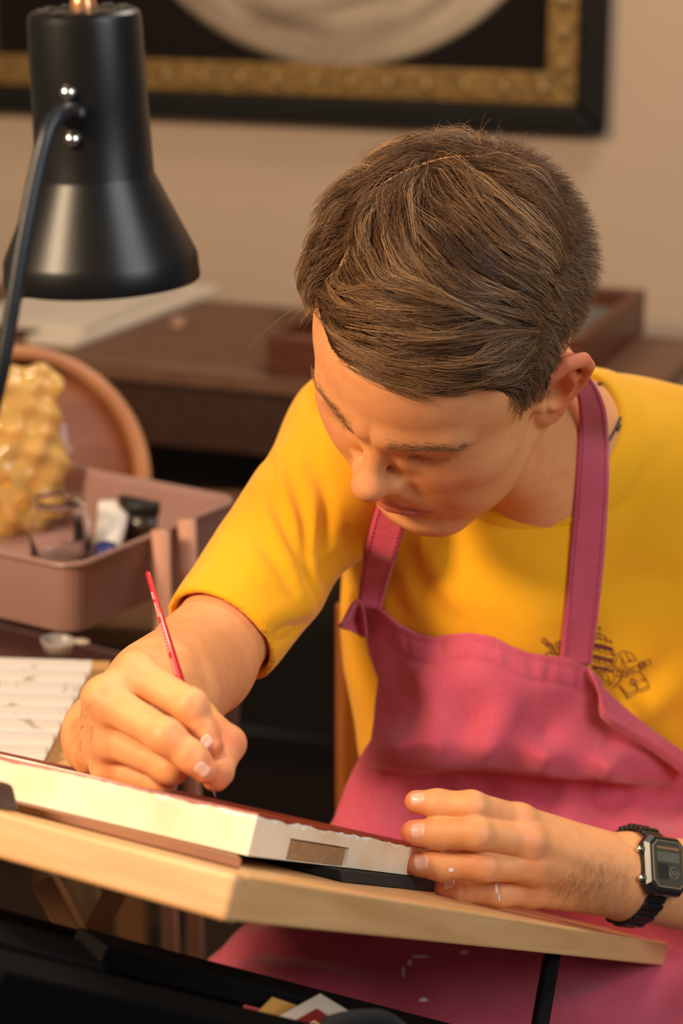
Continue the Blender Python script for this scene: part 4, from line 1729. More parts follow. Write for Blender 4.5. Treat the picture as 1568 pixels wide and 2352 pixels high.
# profile along pr: shallow wells between ridges
prof = []
for i in range(nR):
    a_ = i / nR
    for t_, h_ in ((0, .0135), (.10, .0135), (.16, .0085), (.90, .0070), (.96, .0125)):
        prof.append((PLn * (a_ + t_ / nR), h_))
prof.append((PLn, .0135))
V, Fc = [], []
for s_ in (0, PWd):
    for d_, h_ in prof:
        V.append(p0 * (1, 1, 0) + pr * d_ + pl_ * s_ + np.array([0, 0, zz + h_]))
m = len(prof)
for k in range(m - 1):
    Fc.append((k, k + 1, m + k + 1, m + k))
for s_ in (-.010, PWd + .010):
    pass
bV = [p0 * (1, 1, 0) + pr * d_ + pl_ * s_ + np.array([0, 0, zz]) for s_, d_ in ((.004, .004), (.004, PLn - .004), (PWd - .004, PLn - .004), (PWd - .004, .004))]
nb = len(V)
V += bV
Fc += [(nb, nb + 1, nb + 2, nb + 3), tuple([0] + [nb, nb + 1] + [m - 1] + list(range(m - 2, 0, -1))), tuple([m] + list(range(m + 1, 2 * m)) + [nb + 2, nb + 3]), (0, m, nb + 3, nb), (m - 1, nb + 1, nb + 2, 2 * m - 1)]
k1 = mesh_obj('wells', V, Fc, pwm, smooth=False)
adopt(pal, k1)
tag(pal, 'white ridged paint palette with brown paint smears on the work table', 'palette')
# soft clear cup lying on the table edge
cq_ = tp(132, 1500)
cup = empty('plastic_cup', np.array([cq_[0], cq_[1], ZW]))
cb = np.array([cq_[0], cq_[1] + .0, ZW + .0005])
v, f = lathe(cb, (.1, 0, 1), [(0, 0), (0, .011), (.010, .015), (.0115, .0155), (.0120, .0145), (.0105, .0138), (.0012, .010), (.0012, 0)], 36)
k1 = mesh_obj('cup_body', v, f, mat('frosted_plastic', rgb(196, 190, 184), .35, trans=.45))
v, f = lathe(cb + np.array([.0215, -.002, .0105]), (.1, 0, 1), [(0, 0), (0, .007), (.0012, .007), (.0012, 0)], 16)
k2 = mesh_obj('tab', v, f, mat('frosted_tab', rgb(190, 172, 156), .4))
adopt(cup, k1, k2)
tag(cup, 'tiny frosted plastic cup on the corner of the work table', 'cup')

# ------------------------------------------------------------------ desk lamp
shade_m = mat('satin_black', rgb(14, 13, 13), .36, spec=.4)
LT, LB = P(192, 22, 1.300), P(236, 668, 1.345)
ld = LB - LT; LH = np.linalg.norm(ld); ld /= LH
lamp = empty('desk_lamp', np.array([-.62, LT[1] - .05, ZW]))
sl = 1.0
px = 1.32 / FPX
v, f = lathe(LT, ld, [(0, 0), (0, 10 * px), (.000, 118 * px), (.002, 127 * px), (.006, 130 * px), (LH * .33, 133 * px), (LH * .575, 137 * px), (LH * .585, 139 * px), (LH * .86, 222 * px), (LH * .875, 226 * px), (LH * .955, 230 * px), (LH * .96, 229 * px),
                      (LH * .955, 226 * px), (LH * .86, 218 * px), (LH * .59, 134 * px), (LH * .55, 130 * px), (LH * .5, 0)], 72)
sh = mesh_obj('shade', v, f, shade_m)
sh.data.set_sharp_from_angle(angle=math.radians(28))
kl = [sh]
x_, y_, _ = frame_of(ld)
holes = []
for k in range(12):
    a = 2 * math.pi * k / 12
    c = LT + (x_ * math.cos(a) + y_ * math.sin(a)) * 95 * px - ld * .0005
    v, f = lathe(c, -ld, [(0, 0), (0, .0030), (.0006, .0030), (.0006, 0)], 12)
    kl.append(mesh_obj('vent_hole', v, f, mat('vent_dark', rgb(64, 60, 58), .5) if k == 0 else holes[0]))
    holes.append(kl[-1].data.materials[0])
v, f = lathe(LT, -ld, [(0, .007), (.004, .007), (.009, .005), (.011, 0)], 20)
kl.append(mesh_obj('top_knob', v, f, mat('brass_knob', rgb(196, 140, 96), .3, metal=.7)))
chrome = mat('chrome', rgb(220, 214, 204), .18, metal=1.0)
lamp_tree = bvh(np.array(sh.data.vertices and [tuple(q.co) for q in sh.data.vertices]), np.array([tuple(p.vertices) for p in sh.data.polygons]))
for x0_, y0_ in ((156, 214), (166, 321)):
    c, n = look(lamp_tree, x0_, y0_)
    v, f = lathe(c - n * .001, n, [(0, .0044), (.001, .0046), (.003, .0040), (.0046, .0022), (.005, 0)], 18)
    kl.append(mesh_obj('screw', v, f, chrome))
c0, n0 = look(lamp_tree, 176, 262)
neck = catmull([c0 - n0 * .002, c0 + n0 * .010 + AXU * .003, P(146, 256, 1.252), P(112, 296, 1.240), P(84, 400, 1.235), P(52, 560, 1.235), P(24, 730, 1.24), P(-8, 900, 1.25), P(-70, 1100, 1.28), P(-220, 1380, 1.36),
                np.array([lamp.location[0], lamp.location[1], ZW + .03])], 40)
rr = .0042 + .0003 * np.sin(np.arange(len(neck)) * 2 * math.pi / 3.0)
v, f = tube(neck, rr, 16)
gn = mesh_obj('gooseneck', v, f, mat('gunmetal', rgb(52, 54, 58), .3, metal=.5))
kl.append(gn)
v, f = tube([c0 - n0 * .003, c0 + n0 * .009], .0068, 18)
kl.append(mesh_obj('neck_socket', v, f, shade_m))
v, f = lathe(np.array([lamp.location[0], lamp.location[1], ZW + .0005]), (0, 0, 1), [(0, 0), (0, .06), (.012, .06), (.018, .052), (.022, .012), (.034, .010), (.034, 0)], 40)
kl.append(mesh_obj('base', v, f, shade_m))
bulb_c = LT + ld * LH * .80
v, f = lathe(bulb_c - ld * .05, ld, [(0, .008), (.02, .010), (.03, .017), (.045, .021), (.06, .017), (.066, 0)], 28)
kl.append(mesh_obj('bulb', v, f, mat('warm_bulb', (1, .8, .55, 1), .4, emis=(1, .66, .34, 1), emis_s=9.0)))
adopt(lamp, *kl)
tag(lamp, 'black metal desk lamp with a gooseneck at the upper left', 'lamp')
ll = bpy.data.lights.new('bulb_light', 'SPOT')
ll.energy = 1.6
ll.color = (1, .74, .48)
ll.spot_size = math.radians(118)
ll.spot_blend = .6
ll.shadow_soft_size = .02
lo = bpy.data.objects.new('bulb_light', ll)
COL.objects.link(lo)
lo.location = tuple(LT + ld * LH * .93)
lo.rotation_euler = Vector(ld).to_track_quat('-Z', 'Y').to_euler()

# ------------------------------------------------------------------ chair behind the man
chair_w = wood('chair_wood', rgb(150, 84, 30), rgb(172, 100, 40), .4, (14, 14, 2), 3)
cz = .45
cp1 = P(805, 1500, 2.16)
cl0 = np.array([cp1[0], cp1[1], 0])
lat = np.array([LAT[0], LAT[1], 0]); lat /= np.linalg.norm(lat)
fw = np.array([TFW[0], TFW[1], 0]); fw /= np.linalg.norm(fw)
chair = empty('wooden_chair', cl0 + lat * .2 + fw * .15)
hgt_ = P(805, 1380, 2.16)[2]
kk = []
for s_ in (0, .44):
    q = cl0 + lat * s_
    kk.append(bar('back_post', q, q + np.array([0, 0, hgt_]), .048 * 50 / 48 * .44, .024, chair_w, up=fw))
    q2 = q + fw * .40
    kk.append(bar('leg', q2, q2 + np.array([0, 0, cz - .03]), .036, .036, chair_w, up=fw))
kk.append(bm_obj('seat', obox(cl0 + lat * -.01 + fw * .02 + (0, 0, cz - .03), lat * .46, fw * .42, (0, 0, .03)), mat('black_leather', rgb(22, 20, 19), .5), bevel=.008, seg=3))
kk.append(bm_obj('back_pad', obox(cl0 + lat * .030 + fw * -.014 + (0, 0, hgt_ - .36), lat * .382, fw * .026, (0, 0, .30)), mat('black_leather_b', rgb(24, 22, 21), .5), bevel=.008, seg=3))
adopt(chair, *kk)
tag(chair, 'wooden chair with black padded back that the man sits on', 'chair')
# red pen or tube behind the right end of the board
v, f = tube([P(1528, 2184, 1.83), P(1680, 2212, 1.83)], .0062, 16)
tag(mesh_obj('red_pen', v, f, mat('glossy_red', rgb(196, 20, 20), .2, coat=.6)), 'glossy red pen on the lap beyond the board end', 'pen')
# ------------------------------------------------------------------ mustard T-shirt
ND = from_head((0, -.022, -.030))[0] - NB
ND /= np.linalg.norm(ND)
SARM = SLV_R - S_R
SARM /= np.linalg.norm(SARM)
shirt0 = Group()
torso(shirt0, 0)
slv = Group()
slv.add(cone(S_R, SLV_R + SARM * .03, .0585, .0415))
slv.add(halfspace(SLV_R + SARM * .004, SARM), 0, 'i')
shirt0.add(slv, .022)
slv2 = Group()
slv2.add(cone(S_L, ELB_L, .064, .055))
shirt0.add(slv2, .03)
shirt = Group()
shirt.add(shirt0)
HOLE_R = .0665
HC = NB - TFW * .006 - LAT * .002
shirt.add(cone(HC - ND * .06, HC + ND * .16, HOLE_R, HOLE_R + .004), .003, 's')
shirt.add(cone(SLV_R - SARM * .02, SLV_R + SARM * .06, .0385, .0385), .002, 's')
sv = np.vstack([S_R, S_L, SLV_R, BE - .22, BE + .2, NB])
SV, SF = surface(shirt, sv.min(0) - .09, sv.max(0) + .09, .0026, clip=lambda p: (p - BE) @ TUP > -.16)
SN = normals(SV, SF)
shirt_tree = bvh(SV, SF)
SV = crease(SV, SN, shirt_tree, [
    ([(617, 1040), (626, 1119), (652, 1197), (683, 1276), (702, 1323)], -.0045, .0045),
    ([(640, 1030), (650, 1110), (676, 1190), (700, 1290)], .0030, .0050),
    ([(661, 1021), (661, 1087), (696, 1182), (708, 1276), (718, 1339), (743, 1411)], -.0050, .0045),
    ([(740, 1109), (749, 1166), (743, 1276), (755, 1339), (774, 1402)], -.0060, .0055),
    ([(722, 1110), (728, 1200), (728, 1290), (748, 1370)], .0040, .0060),
    ([(576, 1191), (620, 1260), (652, 1311), (672, 1350)], -.0055, .0055),
    ([(590, 1180), (640, 1250), (676, 1310)], .0035, .0060),
    ([(538, 1200), (528, 1260), (520, 1330)], -.0025, .0045),
    ([(470, 1398), (505, 1440), (545, 1472), (600, 1500)], -.0012, .0018),
    ([(480, 1392), (515, 1432), (555, 1463), (606, 1488)], .0010, .0022),
    ([(630, 1462), (690, 1445), (746, 1415)], -.0055, .0060),
    ([(600, 1420), (670, 1400), (740, 1390)], .0035, .0090),
    ([(600, 1350), (650, 1380), (710, 1400)], -.0030, .0070),
    ([(757, 1275), (775, 1323), (797, 1370)], -.0070, .0120),
    ([(700, 895), (706, 925), (718, 962)], -.0035, .0040),
    ([(712, 900), (722, 905)], -.0025, .0030),
    ([(560, 1130), (578, 1180), (600, 1215)], -.0030, .0050),
    ([(930, 1260), (960, 1320), (1010, 1390), (1065, 1445)], -.0040, .0090),
    ([(975, 1230), (1005, 1330), (1060, 1420)], .0035, .0100),
    ([(890, 1300), (905, 1370), (935, 1440)], -.0030, .0080),
    ([(1120, 1290), (1180, 1330), (1260, 1360)], -.0022, .0090),
    ([(1560, 1560), (1500, 1620), (1430, 1640)], .0040, .0120),
    ([(1570, 1480), (1500, 1560), (1440, 1600)], -.0030, .0090),
    ([(1400, 1350), (1470, 1330), (1560, 1340)], -.0025, .0100),
    ([(1420, 1180), (1460, 1120), (1490, 1050)], -.0020, .0060),
    ([(1530, 950), (1500, 1010), (1490, 1080)], .0025, .0080),
    ([(700, 1000), (720, 1060), (735, 1110)], -.0030, .0060),
    ([(800, 1200), (810, 1280), (818, 1350)], -.0035, .0080),
])
# soft irregular creasing of the jersey
_r = np.random.default_rng(4)
wob_ = np.zeros(len(SV))
for _ in range(14):
    kx = _r.normal(0, 1, 3); kx /= np.linalg.norm(kx)
    fr = _r.uniform(60, 190)
    wp_ = np.sin(SV @ (_r.normal(0, 1, 3) * 30) + _r.uniform(0, 6)) * 1.2
    wob_ += np.sin(SV @ kx * fr + wp_ + _r.uniform(0, 6)) * (30 / fr)
SV = SV + SN * (wob_ * .00055)[:, None]
shirt_m = mat('mustard_cotton', rgb(240, 172, 24), .85, spec=.15, noise=.35, nscale=14, color2=rgb(224, 152, 16), bump=.25, bscale=900, sheen=.15)
shirt_o = mesh_obj('shirt', SV, SF, shirt_m, person)
shirt_o['label'] = 'mustard yellow cotton T-shirt'
shirt_tree = bvh(SV, SF)

# ribbed collar band around the neck opening
d1 = LAT - ND * (LAT @ ND); d1 /= np.linalg.norm(d1)
d2 = np.cross(ND, d1)
nA, nB = 128, 6
ss = np.linspace(.14, -.10, 121)
CVs = []
for i in range(nA):
    a = 2 * math.pi * i / nA
    d = d1 * math.cos(a) + d2 * math.sin(a)
    for j in range(nB):
        r = HOLE_R - .001 + .0185 * j / (nB - 1)
        pts = HC + d * r + ND * ss[:, None]
        v = shirt0.ev(pts)
        k = np.argmax(v < 0)
        s0 = ss[k - 1] + (ss[k] - ss[k - 1]) * v[k - 1] / (v[k - 1] - v[k]) if k > 0 else ss[-1]
        CVs.append(HC + d * r + ND * s0)
CVs = np.array(CVs).reshape(nA, nB, 3)
for _ in range(3):
    CVs = (np.roll(CVs, 1, 0) + CVs + np.roll(CVs, -1, 0)) / 3
gcol = np.array([(i * nB + j, ((i + 1) % nA) * nB + j, ((i + 1) % nA) * nB + j + 1, i * nB + j + 1) for i in range(nA) for j in range(nB - 1)])
Cf = CVs.reshape(-1, 3)
Cn = normals(Cf, gcol)
if (Cn @ ND).mean() < 0:
    Cn = -Cn
lift = np.tile(np.array([.0012, .0026, .0028, .0028, .0024, -.0004]), nA)
top = Cf + Cn * lift[:, None]
inner = CVs[:, 0] - Cn.reshape(nA, nB, 3)[:, 0] * .006
CV_all = np.vstack([top, inner])
CFa = [tuple(f) for f in gcol] + [(i * nB, nA * nB + i, nA * nB + (i + 1) % nA, ((i + 1) % nA) * nB) for i in range(nA)]
collar = mesh_obj('collar', CV_all, np.array(CFa), shirt_m, shirt_o)
collar_ring = CVs[:, 0].copy()

# ------------------------------------------------------------------ dusty pink apron
def depth_on(tree, x, y, d0):
    h_, _ = look(tree, x, y)
    return (h_ - CAM) @ AXF if h_ is not None else d0


class ThinPlate:
    def __init__(s, pts, vals, lam=1e-4):
        s.p = np.asarray(pts, float) / 400.0
        n = len(s.p)
        K = s.k(s.p, s.p) + lam * np.eye(n)
        A_ = np.zeros((n + 3, n + 3))
        A_[:n, :n] = K
        A_[:n, n] = 1
        A_[:n, n + 1:] = s.p
        A_[n, :n] = 1
        A_[n + 1:, :n] = s.p.T
        s.w = np.linalg.solve(A_, np.concatenate([vals, [0, 0, 0]]))

    @staticmethod
    def k(a, b):
        r2 = ((a[:, None] - b[None]) ** 2).sum(-1)
        return 0.5 * r2 * np.log(r2 + 1e-12)

    def __call__(s, q):
        q = np.asarray(q, float) / 400.0
        return s.k(q, s.p) @ s.w[:-3] + s.w[-3] + q @ s.w[-2:]


top_edge = [(828, 1384), (868, 1402), (905, 1436), (945, 1455), (985, 1462), (1030, 1456), (1075, 1453), (1125, 1462), (1165, 1484), (1210, 1500), (1260, 1506),
            (1300, 1514), (1345, 1533), (1372, 1560), (1392, 1604), (1440, 1650), (1500, 1698), (1568, 1736), (1660, 1790)]
tx, ty = np.array(top_edge, float).T
left_edge = [(1384, 828), (1440, 838), (1500, 846), (1560, 868), (1620, 858), (1700, 850), (1745, 822), (1800, 795), (1880, 766), (2000, 690), (2120, 565), (2200, 478), (2300, 430), (2480, 400)]
ly, lx = np.array(left_edge, float).T
ctrl = []
for (x, y) in top_edge[:16]:
    ctrl.append((x, y, depth_on(shirt_tree, x, y, 1.88) - .006))
ctrl += [(1500, 1700, 1.868), (1568, 1736, 1.885), (1660, 1790, 1.91)]
ctrl += [(850, 1480, 1.885), (870, 1560, 1.872), (860, 1630, 1.872), (852, 1700, 1.862), (830, 1745, 1.868), (800, 1800, 1.885), (770, 1880, 1.89)]
ctrl += [(950, 1560, 1.822), (1100, 1560, 1.803), (1250, 1590, 1.815), (1350, 1640, 1.838),
         (930, 1650, 1.826), (1080, 1660, 1.812), (1250, 1690, 1.826), (1400, 1710, 1.850), (1540, 1790, 1.895),
         (900, 1725, 1.812), (1000, 1735, 1.800), (1120, 1732, 1.803), (1250, 1754, 1.815), (1400, 1777, 1.838),
         (900, 1778, 1.862), (1000, 1788, 1.856), (1120, 1792, 1.860), (1250, 1807, 1.872), (1400, 1818, 1.892), (1560, 1828, 1.920),
         (880, 1850, 1.868), (1000, 1860, 1.866), (1150, 1860, 1.866), (1300, 1868, 1.866), (1450, 1874, 1.878), (1600, 1880, 1.89),
         (850, 1960, 1.87), (1050, 1960, 1.852), (1300, 1950, 1.842), (1500, 1950, 1.850), (1650, 1960, 1.87),
         (800, 2060, 1.86), (1100, 2060, 1.845), (1400, 2040, 1.835), (1650, 2060, 1.85),
         (600, 2120, 1.90), (750, 2130, 1.845), (1000, 2140, 1.835), (1300, 2140, 1.825), (1600, 2150, 1.83),
         (480, 2205, 1.90), (560, 2180, 1.845), (700, 2190, 1.81), (900, 2200, 1.825), (1100, 2210, 1.82), (1350, 2210, 1.805), (1600, 2220, 1.80),
         (430, 2300, 1.86), (560, 2270, 1.79), (750, 2280, 1.775), (950, 2290, 1.80), (1150, 2290, 1.79), (1350, 2280, 1.775), (1600, 2300, 1.765),
         (410, 2480, 1.80), (600, 2440, 1.74), (900, 2440, 1.75), (1150, 2440, 1.75), (1400, 2440, 1.73), (1650, 2440, 1.72)]
ctrl = np.array(ctrl)
tps = ThinPlate(ctrl[:, :2], ctrl[:, 2])
nu, nv = 190, 230
U_ = np.linspace(0, 1, nu)
x0 = 828 + (1660 - 828) * U_
yt = np.interp(x0, tx, ty)
gx, gy = np.zeros((nv, nu)), np.zeros((nv, nu))
for j, v in enumerate(np.linspace(0, 1, nv)):
    y = yt + (2480 - yt) * v
    gy[j] = y
    gx[j] = x0 + (np.interp(y, ly, lx) - 828) * (1 - U_) ** 1.5
GD = tps(np.stack([gx.ravel(), gy.ravel()], 1)).reshape(nv, nu)
# cloth lies in front of the shirt
for j in range(0, nv):
    for i in range(0, nu):
        if gy[j, i] < 2010 and (i % 2 == 0 or i == nu - 1):
            ds = depth_on(shirt_tree, gx[j, i], gy[j, i], 9)
            GD[j, i] = min(GD[j, i], ds - (.0035 if gy[j, i] < 1640 else .0115))
        elif gy[j, i] < 2010:
            GD[j, i] = min(GD[j, i], GD[j, i - 1] + .004)
for _ in range(2):
    GD[1:-1, 1:-1] = (GD[1:-1, 1:-1] * 2 + GD[:-2, 1:-1] + GD[2:, 1:-1] + GD[1:-1, :-2] + GD[1:-1, 2:]) / 6
AV = (CAM + GD[..., None] * (AXF + AXR * ((gx[..., None] - 784) / FPX) - AXU * ((gy[..., None] - 1176) / FPX))).reshape(-1, 3)
idx = np.arange(nv * nu).reshape(nv, nu)
AF = np.stack([idx[:-1, :-1], idx[1:, :-1], idx[1:, 1:], idx[:-1, 1:]], -1).reshape(-1, 4)
AN = normals(AV, AF)
if (AN @ AXF).mean() > 0:
    AN = -AN
    AF = AF[:, ::-1]
at_ = bvh(AV, AF)
hem2 = [(x, y + 62) for x, y in top_edge[2:13]]
folds = [
    (hem2, -.0016, .0022),                                                           # bottom stitch of the bib hem
    ([(850, 1420), (905, 1452), (985, 1478), (1075, 1470), (1165, 1500), (1260, 1524), (1345, 1552), (1385, 1620)], -.0008, .0014),
    ([(930, 1462), (934, 1500)], -.0014, .0030), ([(1010, 1468), (1016, 1510)], -.0014, .0030), ([(1090, 1466), (1082, 1512)], -.0014, .0030),
    ([(1150, 1490), (1146, 1530)], .0014, .0030), ([(1215, 1508), (1232, 1556)], -.0016, .0030), ([(1265, 1520), (1258, 1566)], -.0014, .0030),
    ([(1310, 1530), (1318, 1575)], .0012, .0030),
    ([(880, 1440), (920, 1560), (960, 1640)], -.0030, .0090), ([(1180, 1580), (1160, 1650), (1090, 1720), (1000, 1752)], .0050, .0120),
    ([(1210, 1590), (1190, 1660), (1130, 1720)], -.0030, .0100), ([(1060, 1560), (1020, 1620), (940, 1640)], -.0025, .0120),
    ([(870, 1640), (930, 1700), (1020, 1700)], -.0040, .0110),
    ([(856, 1775), (950, 1792), (1080, 1786), (1250, 1800), (1420, 1812), (1568, 1822)], -.0060, .0060),
    ([(860, 1750), (950, 1758), (1080, 1748), (1250, 1768), (1420, 1786), (1568, 1796)], .0035, .0080),
    ([(850, 1830), (900, 1880), (960, 1920)], -.0050, .0110), ([(1250, 1860), (1400, 1890), (1568, 1930)], .0050, .0140),
    ([(1300, 1930), (1450, 1900), (1568, 1870)], -.0040, .0120),
    ([(500, 2200), (640, 2180), (800, 2196), (1000, 2204)], -.0060, .0120), ([(560, 2235), (700, 2250), (860, 2290), (960, 2330)], .0060, .0160),
    ([(560, 2150), (700, 2140), (900, 2160)], .0050, .0120), ([(1100, 2220), (1300, 2240), (1560, 2290)], -.0060, .0180), ([(1300, 2300), (1450, 2260), (1568, 2230)], .0050, .0160),
]
AV = crease(AV, AN, at_, folds)
rng = np.random.default_rng(5)
apron_m = bpy.data.materials.new('pink_twill')
apron_m.use_nodes = True
nt = apron_m.node_tree
b = nt.nodes['Principled BSDF']
b.inputs['Roughness'].default_value = .9
b.inputs['Specular IOR Level'].default_value = .12
b.inputs['Sheen Weight'].default_value = .25
tc = nt.nodes.new('ShaderNodeTexCoord')
nz = nt.nodes.new('ShaderNodeTexNoise'); nz.inputs['Scale'].default_value = 16; nz.inputs['Detail'].default_value = 8
nt.links.new(tc.outputs['Object'], nz.inputs['Vector'])
cr = nt.nodes.new('ShaderNodeValToRGB')
cr.color_ramp.elements[0].position = .35; cr.color_ramp.elements[0].color = rgb(186, 75, 93)
cr.color_ramp.elements[1].position = .68; cr.color_ramp.elements[1].color = rgb(200, 89, 108)
nt.links.new(nz.outputs['Fac'], cr.inputs[0])
wv = nt.nodes.new('ShaderNodeTexNoise'); wv.inputs['Scale'].default_value = 750; wv.inputs['Detail'].default_value = 2
nt.links.new(tc.outputs['Object'], wv.inputs['Vector'])
mx = nt.nodes.new('ShaderNodeMix'); mx.data_type = 'RGBA'; mx.blend_type = 'OVERLAY'; mx.inputs[0].default_value = .30
nt.links.new(cr.outputs[0], mx.inputs[6])
nt.links.new(wv.outputs['Fac'], mx.inputs[7])
nt.links.new(mx.outputs[2], b.inputs['Base Color'])
bp = nt.nodes.new('ShaderNodeBump'); bp.inputs['Strength'].default_value = .3; bp.inputs['Distance'].default_value = .0005
nt.links.new(wv.outputs['Fac'], bp.inputs['Height'])
nt.links.new(bp.outputs[0], b.inputs['Normal'])

apron = mesh_obj('apron', AV, AF, apron_m, person)
apron['label'] = 'washed pink twill bib apron'
so = apron.modifiers.new('cloth_thickness', 'SOLIDIFY'); so.thickness = .0022; so.offset = -1
apron_tree = bvh(AV, AF)


# hem roll along the top edge of the bib and the side, folded corner flaps
def ribbon(name, center_px, width_px, trees, lift, parent, m, thick=.0022, nw=9, step=7.0, depth=None, widths=None, hold=None, inner=None):
    """band of cloth along a photo line laid over the surfaces under it"""
    c = catmull([(a, b_, 0) for a, b_ in center_px], 10)[:, :2]
    seg = np.linalg.norm(np.diff(c, axis=0), axis=1)
    s = np.concatenate([[0], np.cumsum(seg)])
    m_ = max(8, int(s[-1] / step))
    t = np.linspace(0, s[-1], m_)
    q = np.stack([np.interp(t, s, c[:, i]) for i in (0, 1)], 1)
    tg = np.gradient(q, axis=0)
    tg /= np.linalg.norm(tg, axis=1)[:, None]
    nm = np.stack([-tg[:, 1], tg[:, 0]], 1)
    wd = np.full(m_, width_px, float) if widths is None else np.interp(np.linspace(0, 1, m_), np.linspace(0, 1, len(widths)), widths)
    D = np.zeros((m_, nw))
    XY = np.zeros((m_, nw, 2))
    for i in range(m_):
        for j in range(nw):
            p_ = q[i] + nm[i] * wd[i] * (j / (nw - 1) - .5)
            XY[i, j] = p_
            ds = [depth_on(t_, p_[0], p_[1], 9) for t_ in trees]
            D[i, j] = min(ds)
    if inner is not None:           # follow only the side of the band that lies on the chest
        D = np.repeat(D[:, inner].min(1, keepdims=True), nw, 1)
        for _ in range(30):
            k = np.pad(D, ((1, 1), (0, 0)), 'edge')
            D = np.minimum(D, (k[:-2] + D + k[2:]) / 3)
    if hold is not None:            # above this height the band runs free behind the ear
        k0 = int(np.argmax(q[:, 1] >= hold))
        for i in range(k0):
            D[i] = D[k0].min() - .00055 * (hold - q[i, 1])
    bad = D > 5
    if bad.any():
        med = np.array([np.median(r_[r_ < 5]) if (r_ < 5).any() else np.nan for r_ in D])
        ok = ~np.isnan(med)
        med = np.interp(np.arange(m_), np.arange(m_)[ok], med[ok])
        D = np.where(bad, med[:, None], D)
    if depth is not None:
        dd = np.interp(np.linspace(0, 1, m_), np.linspace(0, 1, len(depth)), depth)
        D = np.minimum(D, 9) * 0 + dd[:, None] if True else D
    else:
        for _ in range(3):
            k = np.pad(D, ((2, 2), (0, 0)), 'edge')
            D = np.minimum(D, (k[:-4] + k[1:-3] + k[2:-2] + k[3:-1] + k[4:]) / 5)
        D = D - lift
        k = np.pad(D, ((2, 2), (0, 0)), 'edge')
        D = (k[:-4] + k[1:-3] + k[2:-2] + k[3:-1] + k[4:]) / 5
    V = (CAM + D[..., None] * (AXF + AXR * ((XY[..., :1] - 784) / FPX) - AXU * ((XY[..., 1:] - 1176) / FPX))).reshape(-1, 3)
    ix = np.arange(m_ * nw).reshape(m_, nw)
    Fq = np.stack([ix[:-1, :-1], ix[1:, :-1], ix[1:, 1:], ix[:-1, 1:]], -1).reshape(-1, 4)
    if (normals(V, Fq) @ AXF).mean() > 0:
        Fq = Fq[:, ::-1]
    o = mesh_obj(name, V, Fq, m, parent)
    sd = o.modifiers.new('cloth_thickness', 'SOLIDIFY'); sd.thickness = thick; sd.offset = -1
    return o, V.reshape(m_, nw, 3)


stitch_m = mat('magenta_thread', rgb(176, 40, 84), .8)


def stitches(V, j, parent, every=1):
    L = V[:, j]
    N_ = CAM - L
    N_ /= np.linalg.norm(N_, axis=1)[:, None]
    L = L + N_ * .0006
    seg = np.concatenate([[0], np.cumsum(np.linalg.norm(np.diff(L, axis=0), axis=1))])
    parts_ = []
    k = 0.0
    while k < seg[-1] - .003:
        a_ = np.array([np.interp(k, seg, L[:, i]) for i in range(3)])
        b_ = np.array([np.interp(k + .0022, seg, L[:, i]) for i in range(3)])
        parts_.append(tube([a_, b_], .00032, 5))
        k += .0034
    v_, f_ = merge(*parts_)
    o = mesh_obj('stitching', v_, f_, stitch_m, parent)
    o['kind'] = 'stuff'
    return o


strap1, S1 = ribbon('neck_strap', [(1330, 868), (1350, 905), (1362, 960), (1364, 1050), (1358, 1160), (1348, 1290), (1336, 1410), (1322, 1524)], 76, [shirt_tree, body_tree], .0035, apron, apron_m,
                    widths=[40, 62, 70, 74, 76, 78, 76, 74, 72], hold=985)
strap2, S2 = ribbon('neck_strap', [(955, 1040), (925, 1110), (896, 1190), (874, 1270), (858, 1340), (848, 1396)], 72, [shirt_tree], .0050, apron, apron_m, widths=[60, 70, 78, 76, 74, 66, 54], inner=list(range(9)))
for S_, o_ in ((S1, strap1), (S2, strap2)):
    for j_ in (1, 7):
        stitches(S_, j_, o_)


def patch(name, rows, parent, m, thick=.002, sub=7):
    """small cloth piece: rows of photo points with depth, splined both ways"""
    R_ = np.array([catmull([P(*p_) for p_ in r_], sub) for r_ in rows])
    G = np.array([catmull(R_[:, k], sub) for k in range(R_.shape[1])]).transpose(1, 0, 2)
    a_, b_ = G.shape[:2]
    ix = np.arange(a_ * b_).reshape(a_, b_)
    Fq = np.stack([ix[:-1, :-1], ix[1:, :-1], ix[1:, 1:], ix[:-1, 1:]], -1).reshape(-1, 4)
    V = G.reshape(-1, 3)
    if (normals(V, Fq) @ AXF).mean() > 0:
        Fq = Fq[:, ::-1]
    o = mesh_obj(name, V, Fq, m, parent)
    sd = o.modifiers.new('cloth_thickness', 'SOLIDIFY'); sd.thickness = thick; sd.offset = 0
    return o


# left corner of the bib, turned outward like an ear
patch('corner_flap', [[(830, 1382, 1.846), (818, 1380, 1.842), (806, 1392, 1.842), (784, 1434, 1.846)],
                      [(834, 1400, 1.852), (822, 1402, 1.862), (812, 1416, 1.866), (780, 1441, 1.852)],
                      [(838, 1430, 1.862), (828, 1434, 1.872), (818, 1446, 1.874), (800, 1447, 1.862)],
                      [(842, 1462, 1.872), (836, 1462, 1.880), (832, 1462, 1.882), (822, 1452, 1.880)]], apron, apron_m)
# right side hem folded over itself
patch('side_fold', [[(1352, 1536, 1.826), (1392, 1588, 1.836), (1450, 1640, 1.846), (1520, 1694, 1.862), (1600, 1750, 1.885)],
                    [(1362, 1556, 1.822), (1394, 1618, 1.828), (1452, 1668, 1.842), (1520, 1712, 1.858), (1600, 1766, 1.880)],
                    [(1376, 1590, 1.824), (1388, 1640, 1.822), (1440, 1672, 1.836), (1510, 1716, 1.854), (1590, 1775, 1.878)],
                    [(1378, 1632, 1.834), (1386, 1650, 1.828), (1440, 1690, 1.842), (1506, 1730, 1.860), (1580, 1786, 1.882)]], apron, apron_m)

